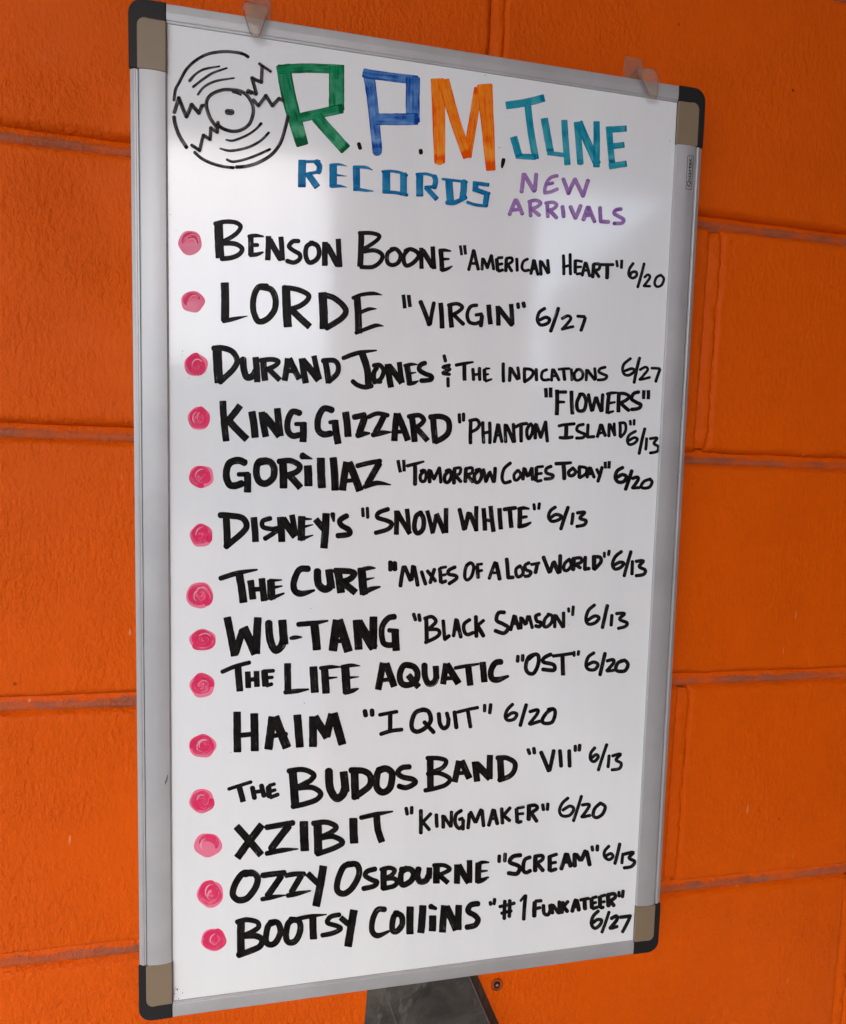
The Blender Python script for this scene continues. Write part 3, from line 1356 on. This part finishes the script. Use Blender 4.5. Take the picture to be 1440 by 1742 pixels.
26:250,645 345,622
28:455,490 438,700
20:410,545 450,495
#word_funkateer ink_black
34:530,545 525,675
26:530,545 590,540
26:535,605 580,595
28~600,580 605,640 635,655 655,620 652,580
28:665,565 675,650
28:672,570 725,645
28:730,540 730,650
30:758,545 750,645
26:805,540 760,595
30:770,595 800,635
30:865,525 832,635
32:870,528 890,625
24:850,590 890,585
26:895,535 975,520
32:935,530 940,615
32:990,515 995,605
24:995,518 1040,505
22:1000,560 1035,552
26:995,605 1045,590
32:1060,500 1060,600
24:1062,505 1110,490
22:1068,552 1105,545
26:1062,600 1095,588
34:1125,485 1130,590
28~1125,490 1175,482 1185,510 1140,545
30:1145,545 1180,585
24:1215,460 1218,510
26:1250,450 1242,515
#word_date ink_black
26~1048,625 1005,670 992,730 1020,765 1060,740 1075,700 1040,695 1005,720
24:1138,625 1075,805
28~1155,685 1195,665 1200,695 1145,765
26:1150,768 1210,748
28~1230,675 1310,665
26:1308,670 1242,802"""
def catmull(P, n=6):
    out = []
    Q = [P[0]] + P + [P[-1]]
    for i in range(1, len(Q)-2):
        p0, p1, p2, p3 = Q[i-1], Q[i], Q[i+1], Q[i+2]
        for k in range(n):
            t = k/n
            out.append(tuple(.5*((2*p1[a]) + (-p0[a]+p2[a])*t + (2*p0[a]-5*p1[a]+4*p2[a]-p3[a])*t*t + (-p0[a]+3*p1[a]-3*p2[a]+p3[a])*t**3) for a in range(3)))
    out.append(P[-1]); return out
class Word:
    def __init__(s): s.v = []; s.f = []; s.uv = []; s.uv2 = []; s.layer = 0
    def ribbon(s, st, seed, cap0='r', cap1='r'):
        """st: stations (x, y, halfwidth) in photo pixels"""
        pts = [Vector((a, b)) for a, b, c in st]; hw = [c for a, b, c in st]; n = len(pts)
        tan = []
        for i in range(n):
            d = pts[min(n-1, i+1)] - pts[max(0, i-1)]
            tan.append(d.normalized() if d.length > 1e-9 else Vector((1, 0)))
        def capst(i, sgn, kind):
            w = hw[i]; T = tan[i]*sgn; res = []
            if kind == 'r':
                for a in (25, 48, 68, 82): res.append((pts[i]+T*w*.85*math.sin(math.radians(a)), w*math.cos(math.radians(a)), tan[i]))
            else:
                res.append((pts[i]+T*w*.10, w*.93, tan[i])); res.append((pts[i]+T*w*.16, w*.80, tan[i]))
            return res
        S = [(pts[i], hw[i], tan[i]) for i in range(n)]
        S = list(reversed(capst(0, -1, cap0))) + S + capst(n-1, 1, cap1)
        LT = sum((S[i][0]-S[i-1][0]).length for i in range(1, len(S))) or 1
        base = len(s.v); L = 0; z = PANEL_H + .00006 + s.layer*.000012
        for i, (p, w, T) in enumerate(S):
            if i: L += (p-S[i-1][0]).length
            nrm = Vector((-T.y, T.x))
            for sd in (-1, 1):
                jit = 1 + .055*noise.noise(Vector((L*.16, seed*7.1+sd*3, 1.3))) + .03*noise.noise(Vector((L*.6, seed*3.3+sd*5, 2.7)))
                q = p + nrm*w*jit*sd
                u, v = onplane(q.x, q.y, PANEL_H)
                s.v.append(BL(u, v, z + 8e-6*i/len(S)))
                s.uv2.append((L/LT, .5+.5*sd))
                s.uv.append((L*.045 + seed*3.17, (sd*.5*w/6.0) + seed*1.9))
        for i in range(len(S)-1):
            a = base + 2*i; s.f.append((a, a+1, a+3, a+2))
        s.layer += 1
    def stroke(s, mode, width, P, seed):
        h = width/2
        if mode == '~':
            C = catmull([(x, y, w) for x, y, w in P])
            s.ribbon([(x, y, max(.25, h*w)) for x, y, w in C], seed)
        elif mode == 's' and len(P) > 2:
            s.ribbon([(x, y, max(.25, h*w)) for x, y, w in catmull(P)], seed, 's', 's')
        else:
            for i in range(len(P)-1):
                (xa, ya, wa), (xb, yb, wb) = P[i], P[i+1]; n = 9
                L = math.hypot(xb-xa, yb-ya); bow = L*.012*math.sin(seed*12.9+i)
                nx_, ny_ = (-(yb-ya)/max(L, .01), (xb-xa)/max(L, .01)); st = []
                # pull round-capped ends in so that the stroke keeps its traced length
                r = 0 if mode == 's' else min(h*.62/max(L, .01), .35)
                for k in range(n+1):
                    t = r*(1 if i == 0 else 0) + (1 - r*(1 if i == 0 else 0) - r*(1 if i == len(P)-2 else 0))*k/n
                    b = bow*math.sin(math.pi*t)
                    st.append((xa+(xb-xa)*t+nx_*b, ya+(yb-ya)*t+ny_*b, h*(wa+(wb-wa)*t)))
                s.ribbon(st, seed+i*.37, mode if mode == 's' else 'r', mode if mode == 's' else 'r')
    def build(s, name, mat, parent=None):
        return mesh(name, s.v, s.f, mat, parent or panel, uvs=s.uv, uv2=s.uv2)
KIND = {'record': 'record_drawing', 'letter': 'painted_letter', 'full': 'full_stop', 'ampersand': 'ampersand'}
LAB = {'letter_r': 'large green capital letter R', 'letter_p': 'large blue capital letter P', 'letter_m': 'large orange capital letter M',
 'word_records': 'block capitals RECORDS in deep blue', 'word_june': 'word JUNE in teal', 'word_new': 'word NEW in purple', 'word_arrivals': 'word ARRIVALS in purple',
 'record': 'grey outline sketch of a cracked vinyl record', 'ampersand': 'small black ampersand made of a squiggle and two ticks'}
def read_ink():
    ox = oy = 0; s = 1; cur = None; seed = 0; out = []
    for ln in INKDATA.strip().splitlines():
        ln = ln.strip()
        if ln[0] == '@':
            a = ln[1:].split(); ox, oy, s = float(a[0]), float(a[1]), float(a[2]); continue
        if ln[0] == '#':
            nm, mt = ln[1:].split(); cur = (nm, mt, []); out.append(cur); continue
        i = 0
        while ln[i].isdigit() or ln[i] == '.': i += 1
        w, mode = float(ln[:i]), ln[i]
        P = []
        for tok in ln[i+1:].split():
            c = [float(q) for q in tok.split(',')]
            P.append((ox + c[0]/s, oy + c[1]/s, c[2] if len(c) > 2 else 1.0))
        seed += 1; cur[2].append((mode, w/s, P, seed*.731))
    return out
for nm, mt, strokes in read_ink():
    wd = Word()
    k_ = {'ink_black': 1.13, 'ink_brown': 1.13, 'ink_grey': 1.22, 'ink_purple': 1.12}.get(mt, 1.04)
    for (mode, w, P, sd) in strokes: wd.stroke(mode, w*k_, P, sd)
    key = nm.split('_')[0]
    o = wd.build(KIND.get(key, 'written_word'), INK[mt])
    if nm in LAB: o['label'] = LAB[nm]
# ---- pink bullets, scribbled round and round
BUL = [(323.7,413,20,21),(328,513,20,18.5),(333.7,621,20,19.5),(338.7,711.7,19.5,19.5),(343,811,21.5,19),(342.5,911,19.5,20),(340,1012.8,23,22.5),
 (345,1088.6,23,18),(344.4,1166,21,21),(345,1269.4,23,20),(343.6,1363,21,21),(354,1438,24,20),(358,1521,22.5,23),(364,1599,21.5,19.5)]
for k, (cx, cy, rx, ry) in enumerate(BUL):
    rnd = random.Random(k*5+2)
    wd = Word(); n = 40; vs = []; uv = []
    ph = rnd.uniform(0, 6)
    def rad(a, q=1.0): return 1 + .06*noise.noise(Vector((math.cos(a)*1.4, math.sin(a)*1.4, k*3.1+q))) + .025*math.sin(5*a+ph)
    c0 = onplane(cx, cy, PANEL_H); vs.append(BL(c0[0], c0[1], PANEL_H+.00005)); uv.append((0, 0))
    for i in range(n):
        a = 2*math.pi*i/n; x, y = cx+rx*rad(a)*math.cos(a), cy+ry*rad(a)*math.sin(a)
        q = onplane(x, y, PANEL_H); vs.append(BL(q[0], q[1], PANEL_H+.00005)); uv.append((math.cos(a)*.8+k, math.sin(a)*.8))
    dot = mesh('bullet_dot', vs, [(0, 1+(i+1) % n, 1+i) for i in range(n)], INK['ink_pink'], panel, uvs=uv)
    sp = Word(); st = []; turns = rnd.uniform(1.7, 2.3); a0 = rnd.uniform(0, 6.28); dr = rnd.choice((1, -1))
    ex, ey = rnd.uniform(-.12, .2), rnd.uniform(-.15, .15)
    for i in range(64):
        t = i/63; a = a0 + dr*turns*2*math.pi*t; r = .12 + .66*t**.8
        rr = r*rad(a, 2.0)
        st.append((cx+rx*(rr*math.cos(a)+ex*(1-t)), cy+ry*(rr*math.sin(a)+ey*(1-t)), rx*(.23+.05*math.sin(3*a))))
    sp.layer = 3
    if k not in (0, 1, 11): sp.ribbon(st, k*1.7)  # top two dots left paler: sky reflection put into their colour
    st2 = []
    b0 = rnd.uniform(1.5, 3.5)
    for i in range(30):
        a = b0 + i/29*rnd.choice((3.2,)); st2.append((cx+rx*.62*math.cos(a), cy+ry*.62*math.sin(a), rx*.26*(math.sin(math.pi*(i+1)/31)**.6)))
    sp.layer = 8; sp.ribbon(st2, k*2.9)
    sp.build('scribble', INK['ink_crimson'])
    hl = Word(); hl.layer = 14
    for q_ in range(1 if k % 3 else 2):
        b0 = rnd.uniform(2.2, 4.0); sp_ = rnd.uniform(1.6, 2.8); rr = rnd.uniform(.30, .62); st3 = []
        ox_, oy_ = rnd.uniform(-.05, .25), rnd.uniform(-.15, .15)
        for i in range(24):
            a = b0 + i/23*sp_; st3.append((cx+rx*(ox_+rr*math.cos(a)), cy+ry*(oy_+rr*1.15*math.sin(a)), .35+.75*math.sin(math.pi*(i+1)/25)))
        hl.ribbon(st3, k*3.7+q_)
    hl.build('rubbed_arc', INK['ink_pale'])  # thin pale pink arcs drawn over the scribble
# ---- stray specks of ink near the corners of the panel
spk = Word(); rnd = random.Random(3); vs, fs = [], []
spots = [(302,1683,3),(308,1700,2.6),(300,1704,5),(304,1699,2),(311,1689,1.5),(297,1690,2),(1080,1596,2.4),(1076,1601,2.2),(1081,1590,1.6),(826,128,1.6),(851,251,1.4),(849,251,1.2),
  (1140,240,1.6),(1155,228,1.4),(311,597,1.5),(310,604,1.2),(322,643,1.3),(342,637,2.2),(338,639,1.8),(529,1035,1.4),(518,1196,1.6),(967,1063,1.2),(393,1280,1.6),(402,35,1.5),(300,392,1.2),(290,365,1.2)]
for (x, y, r) in spots + [(298+rnd.gauss(0, 2.5), 1690+rnd.gauss(0, 9), rnd.uniform(.5, 1.2)) for _ in range(24)] + [(1082+rnd.gauss(0, 1.5), 1598+rnd.gauss(0, 6), rnd.uniform(.4, .9)) for _ in range(10)]:
    q = onplane(x, y, PANEL_H)
    if not (SR+.0005 < q[0] < BW-SR-.0005 and TR < q[1] < BH-TR-.0005): continue
    b = len(vs); n = 7; ph = rnd.random()*6
    for i in range(n):
        a = 2*math.pi*i/n; rr = r*.5*(1+.4*math.sin(2*a+ph)); p = onplane(x+rr*math.cos(a), y+rr*math.sin(a), PANEL_H); vs.append(BL(p[0], p[1], PANEL_H+.0003+len(fs)*2e-6))
    fs.append(tuple(range(b, b+n)))
tag(mesh('ink_speck', vs, fs, INK['ink_black'], panel), kind='stuff')
# ---- maker's mark printed on the right rail
def on_rail(px, py): return onplane(px, py, .0014)
a = on_rail(1167, 322); b = on_rail(1177.5, 322.5); c = on_rail(1170.5, 264); d = on_rail(1180.5, 265)
uL, uR, vT, vB = (a[0]+c[0])/2, (b[0]+d[0])/2, (c[1]+d[1])/2, (a[1]+b[1])/2
def ringpts(u0, v0, u1, v1, r): 
    return arcpts(u1-r, v1-r, r, 0, 90, 5) + [(u0+.0004, v1), (u0, v1-.0004)] + arcpts(u0+r, v0+r, r, 180, 270, 5) + [(u1-.0004, v0), (u1, v0+.0004)]
o1 = ringpts(uL, vT, uR, vB, .0012); i1 = ringpts(uL+.0004, vT+.0004, uR-.0004, vB-.0004, .0009); n = len(o1)
M_PRINT = plain('black_print', (.012, .01, .01), .45)
mark = mesh('printed_mark', [BL(u, v, .00138) for u, v in o1] + [BL(u, v, .00138) for u, v in i1], [(i, (i+1) % n, n+(i+1) % n, n+i) for i in range(n)], M_PRINT, board)
fc = bpy.data.curves.new('mark_text', 'FONT'); fc.body = 'Quartet'; fc.size = 1; fc.align_x = 'CENTER'; fc.resolution_u = 3; fc.offset = .012
fo = bpy.data.objects.new('mark_text', fc); COL.objects.link(fo); bpy.context.view_layer.update()
dg = bpy.context.evaluated_depsgraph_get(); tm = bpy.data.meshes.new_from_object(fo.evaluated_get(dg)); bpy.data.objects.remove(fo)
xs = [v.co.x for v in tm.vertices]; ys = [v.co.y for v in tm.vertices]
sx_ = (vB-vT)*.84/(max(xs)-min(xs)); sy_ = (uR-uL)*.66/(max(ys)-min(ys)); mx, my = (max(xs)+min(xs))/2, (max(ys)+min(ys))/2
for v in tm.vertices:
    v.co = Vector(BL((uL+uR)/2 - (v.co.y-my)*sy_, (vT+vB)/2 - (v.co.x-mx)*sx_, .0014))
tm.materials.clear(); tm.materials.append(M_PRINT)
t_ = bpy.data.objects.new('lettering', tm); COL.objects.link(t_); t_.parent = mark
# the mark lies on the crown of the rounded rail: sit it on the surface
# ---- grey scuff on the left rail
sf = Word(); vs = []
pts = [(285.5,1318,.5),(284.5,1324,1.4),(282.5,1330,1.6),(281,1335,.5)]
vv, ff = [], []
for i, (x, y, w) in enumerate(pts):
    for s_ in (-1, 1):
        q = onplane(x+s_*w, y, .0012); vv.append(BL(q[0], q[1], .00122))
    if i: ff.append((2*i-2, 2*i-1, 2*i+1, 2*i))
mesh('scuff_mark', vv, ff, plain('grey_scuff', (.12, .12, .12), .6), board)
# ---------------------------------------------------------------- clear hooks over the top rail
def hook(px, label, lean):
    cx, cz = onwall(px, (px-283)*.1625+4, .018)
    h = empty('clear_hook', W(cx, cz+.012, 0)); tag(h, label, 'hook', 'clear adhesive hooks along the top of the whiteboard')
    # tongue: section swept along a path out over the rail and down its face
    zt = .0035      # top above the rail edge
    path = [(.0030, .0010, 0), (.0040, .0060, 0), (.0062, .0094, 0), (.0100, .0113, 0), (.0142, .0112, 0), (.0182, .0090, 0), (.0210, .0055, 0), (.0226, .0015, 0), (.0232, -.0035, .0138), (.0232, -.0078, .0108), (.0228, -.0113, .0086), (.0224, -.0140, .0066), (.0222, -.0155, .0038)]
    path = [(a_, b_, c_ or .0172*math.sqrt(max(.05, 1-(b_/.0119)**2))) for a_, b_, c_ in path]
    vs, fs = [], []; m_ = 12
    for (n_, z_, w) in path:
        for k in range(m_):
            a = 2*math.pi*k/m_
            bulge = .0007
            i = path.index((n_, z_, w)); p2 = path[min(i+1, len(path)-1)]; p1 = path[max(i-1, 0)]
            tn, tz = p2[0]-p1[0], p2[1]-p1[1]; l = math.hypot(tn, tz); nn, nz = -tz/l, tn/l
            sx2 = math.cos(a)*w*.5*1.06 + lean*max(0, .004-z_); sn = math.sin(a)*bulge
            vs.append(W(sx2, z_ - .012 + nz*sn, n_ + nn*sn))
    for i in range(len(path)-1):
        for k in range(m_): fs.append((i*m_+k, i*m_+(k+1) % m_, (i+1)*m_+(k+1) % m_, (i+1)*m_+k))
    fs.append(tuple(range(m_-1, -1, -1))); e = (len(path)-1)*m_; fs.append(tuple(range(e, e+m_)))
    o = mesh('hook_tongue', vs, fs, M_CLEAR, h, smooth=True)
    bm = bmesh.new(); bm.from_mesh(o.data); bmesh.ops.recalc_face_normals(bm, faces=bm.faces); bm.to_mesh(o.data); bm.free()
    s2 = o.modifiers.new('s', 'SUBSURF'); s2.levels = 1; s2.render_levels = 1
    # added dark tube: refraction line of the clear edge put into colour
    def lip(sg):
        c = [W(sg*w*.5*1.03 + lean*max(0, .004-z_), z_ - .012, n_ + .0004) for (n_, z_, w) in path]
        c = [Vector(q) for q in catmull([tuple(q) for q in c], 4)]; vs, fs = [], []
        for i, q in enumerate(c):
            d = (c[min(i+1, len(c)-1)] - c[max(i-1, 0)]).normalized(); s1 = d.cross(Vector((1, 0, .01))).normalized(); s2 = d.cross(s1)
            for k in range(7):
                a = 2*math.pi*k/7; vs.append(q + (s1*math.cos(a)+s2*math.sin(a))*.00027)
        for i in range(len(c)-1):
            for k in range(7): fs.append((i*7+k, i*7+(k+1) % 7, (i+1)*7+(k+1) % 7, (i+1)*7+k))
        return vs, fs
    va, fa = lip(-1); vb, fb = lip(1)
    mesh('moulded_lip', va+vb, fa+[tuple(i+len(va) for i in f) for f in fb], M_REFR_EDGE, h, smooth=True)
    # back plate and the adhesive strip that sticks out above it
    def plate(name, w, z0, z1, n0, n1, mat, r):
        pts = arcpts(w/2-r, z1-r, r, 0, 90, 5) + arcpts(-w/2+r, z1-r, r, 90, 180, 5) + arcpts(-w/2+r, z0+r, r, 180, 270, 5) + arcpts(w/2-r, z0+r, r, 270, 360, 5)
        n = len(pts); v = [W(a_, b_, n1) for a_, b_ in pts] + [W(a_, b_, n0) for a_, b_ in pts]
        p = mesh(name, v, [tuple(range(n)), tuple(range(2*n-1, n-1, -1))] + [(i, n+i, n+(i+1) % n, (i+1) % n) for i in range(n)], mat, h)
        bm = bmesh.new(); bm.from_mesh(p.data); bmesh.ops.recalc_face_normals(bm, faces=bm.faces); bm.to_mesh(p.data); bm.free()
        return bevelled(p, .0004, 2)
    plate('back_plate', .0165, -.022, -.006, .0016, .0032, M_CLEAR, .0055)
    plate('adhesive_strip', .0160, -.020, .0165, .0004, .0012, M_STRIP, .0015)
    return h
hook(436, 'left clear plastic hook over the top rail, above the record drawing', .0)
hook(1095, 'right clear plastic hook over the top rail, close to the black corner', .35)
# ---------------------------------------------------------------- dark cover below the board
def cover_mat():
    m = N('weathered_dark_cover'); p = m.coord()
    a = m.noise(p, 22, 5, .65, .8); b = m.noise(p, 120, 4, .6); c = m.noise(m.coord('Object', (1, 1, .3)), 60, 3, .6, 1.5)
    col = m.ramp(a, [(.3, (.016, .0145, .012)), (.5, (.042, .038, .031)), (.72, (.085, .077, .064))])
    col = m.mix(m.ramp(c, [(.58, 0.0), (.70, .30)]), col, (.20, .195, .175))
    m.link(col, m.b.inputs['Base Color']); m.link(m.ramp(b, [(.3, .45), (.7, .75)]), m.b.inputs['Roughness']); m.set(Specular_IOR_Level=.25)
    m.link(m.bump(m.math('ADD', a, m.math('MULTIPLY', b, .3)), .0012, .7), m.b.inputs['Normal'])
    return m.m
M_COVER = cover_mat()
def cw(px, py, n): 
    x, z = onwall(px, py, n); return (x, z, n)
nt, nb = .008, .016
zt = -.60
A = [cw(654, 1682, nt), cw(797, 1662, nt), cw(832, 1742, nb*.75), cw(673, 1742, nb*.75)]
B = [cw(627, 1690, .002), cw(813, 1658, .002), cw(850, 1742, .002), cw(622, 1742, .002)]
def ext(p, q, k): return tuple(p[i]+(q[i]-p[i])*k for i in range(3))
A2 = ext(A[1], A[2], 3.2), ext(A[0], A[3], 3.2); B2 = ext(B[1], B[2], 3.2), ext(B[0], B[3], 3.2)
# flat-topped hood: front face, two bevelled sides, top and bottom
zmt = max(A[0][1], A[1][1])+.002
Fp = [(A[0][0], zmt, nt), (A[1][0], zmt, nt), A2[0], A2[1]]
def atz(p, q, z): t = (z-p[1])/(q[1]-p[1]); return p[0]+(q[0]-p[0])*t
Bp = [(B[0][0]-.001, zmt+.004, .0), (atz(B[1], B[2], zmt+.004), zmt+.004, .0), [0, 0, 0], [0, 0, 0]]
Fp[2] = (Fp[2][0], min(Fp[2][1], Fp[3][1]), max(Fp[2][2], Fp[3][2])); Fp[3] = (Fp[3][0], Fp[2][1], Fp[2][2])
zb_ = Fp[2][1]-.004
Bp[2] = (atz(B[1], B[2], zb_), zb_, 0); Bp[3] = (atz(B[0], B[3], zb_)-.001, zb_, 0)
Fp[2] = (atz(A[1], A[2], Fp[2][1]), Fp[2][1], Fp[2][2]); Fp[3] = (atz(A[0], A[3], Fp[2][1]), Fp[2][1], Fp[2][2])
cv = empty('cover_hood', W((Bp[2][0]+Bp[3][0])/2, Bp[2][1], 0))
tag(cv, 'scuffed dark grey sloping hood fixed to the wall directly below the whiteboard', 'wall hood')
def rel(p): return W(*p) - cv.location
o = mesh('hood_shell', [rel(p) for p in Fp] + [rel(p) for p in Bp], [(3,2,1,0),(4,5,6,7),(0,1,5,4),(1,2,6,5),(2,3,7,6),(3,0,4,7)], M_COVER, cv)
bm = bmesh.new(); bm.from_mesh(o.data); bmesh.ops.recalc_face_normals(bm, faces=bm.faces); bm.to_mesh(o.data); bm.free(); bevelled(o, .0016, 3)
M_EDGE = plain('worn_pale_edge', (.09, .087, .08), .6, 0, (300, .0004))
def bead(a, b, r, name):
    a, b = rel(a), rel(b); d = (b-a).normalized(); s1 = d.cross(Vector((0, 1, 0))).normalized(); s2 = d.cross(s1); vs, fs = [], []; n = 8; K = 14
    for k in range(K+1):
        p = a.lerp(b, k/K); rr = r*(1+.5*noise.noise(p*90))
        for i in range(n):
            t = 2*math.pi*i/n; vs.append(p + (s1*math.cos(t)+s2*math.sin(t))*rr)
    for k in range(K):
        for i in range(n): fs.append((k*n+i, k*n+(i+1) % n, (k+1)*n+(i+1) % n, (k+1)*n+i))
    return mesh(name, vs, fs, M_EDGE, cv, smooth=True)
bead(ext(Fp[0], Fp[3], .01), Fp[3], .0005, 'seam'); bead(ext(Fp[1], Fp[2], .01), Fp[2], .0005, 'seam')
# ---------------------------------------------------------------- plugged screw hole beside the hood
hx, hz = onwall(845, 1674, 0)
an = empty('wall_plug', W(hx, hz, 0)); tag(an, 'small plugged screw hole with a dark painted rim beside the dark hood', 'wall plug')
def torus(R_, r_, name, mat, n0):
    vs, fs = [], []; n, m_ = 28, 8
    for i in range(n):
        a = 2*math.pi*i/n; w = 1+.12*noise.noise(Vector((math.cos(a)*2, math.sin(a)*2, R_*900)))
        for k in range(m_):
            b = 2*math.pi*k/m_; rr = (R_+r_*math.cos(b))*w; vs.append(W(rr*math.cos(a), rr*math.sin(a), n0+r_*math.sin(b)))
    for i in range(n):
        for k in range(m_): fs.append((i*m_+k, ((i+1) % n)*m_+k, ((i+1) % n)*m_+(k+1) % m_, i*m_+(k+1) % m_))
    return mesh(name, vs, fs, mat, an, smooth=True)
M_RIM = plain('dark_orange_rim', (.16, .035, .012), .5); M_DARK = plain('dark_plug', (.03, .015, .01), .6)
torus(.0052, .0005, 'outer_rim', M_RIM, .0012); torus(.0022, .0009, 'plug_rim', M_DARK, .0014)
vs = [W(0, 0, .0012)] + [W(.0021*math.cos(t*.5236), .0021*math.sin(t*.5236), .0013) for t in range(12)]
mesh('plug_core', vs, [(0, 1+i, 1+(i+1) % 12) for i in range(12)], plain('pale_plug', (.35, .2, .14), .6), an)
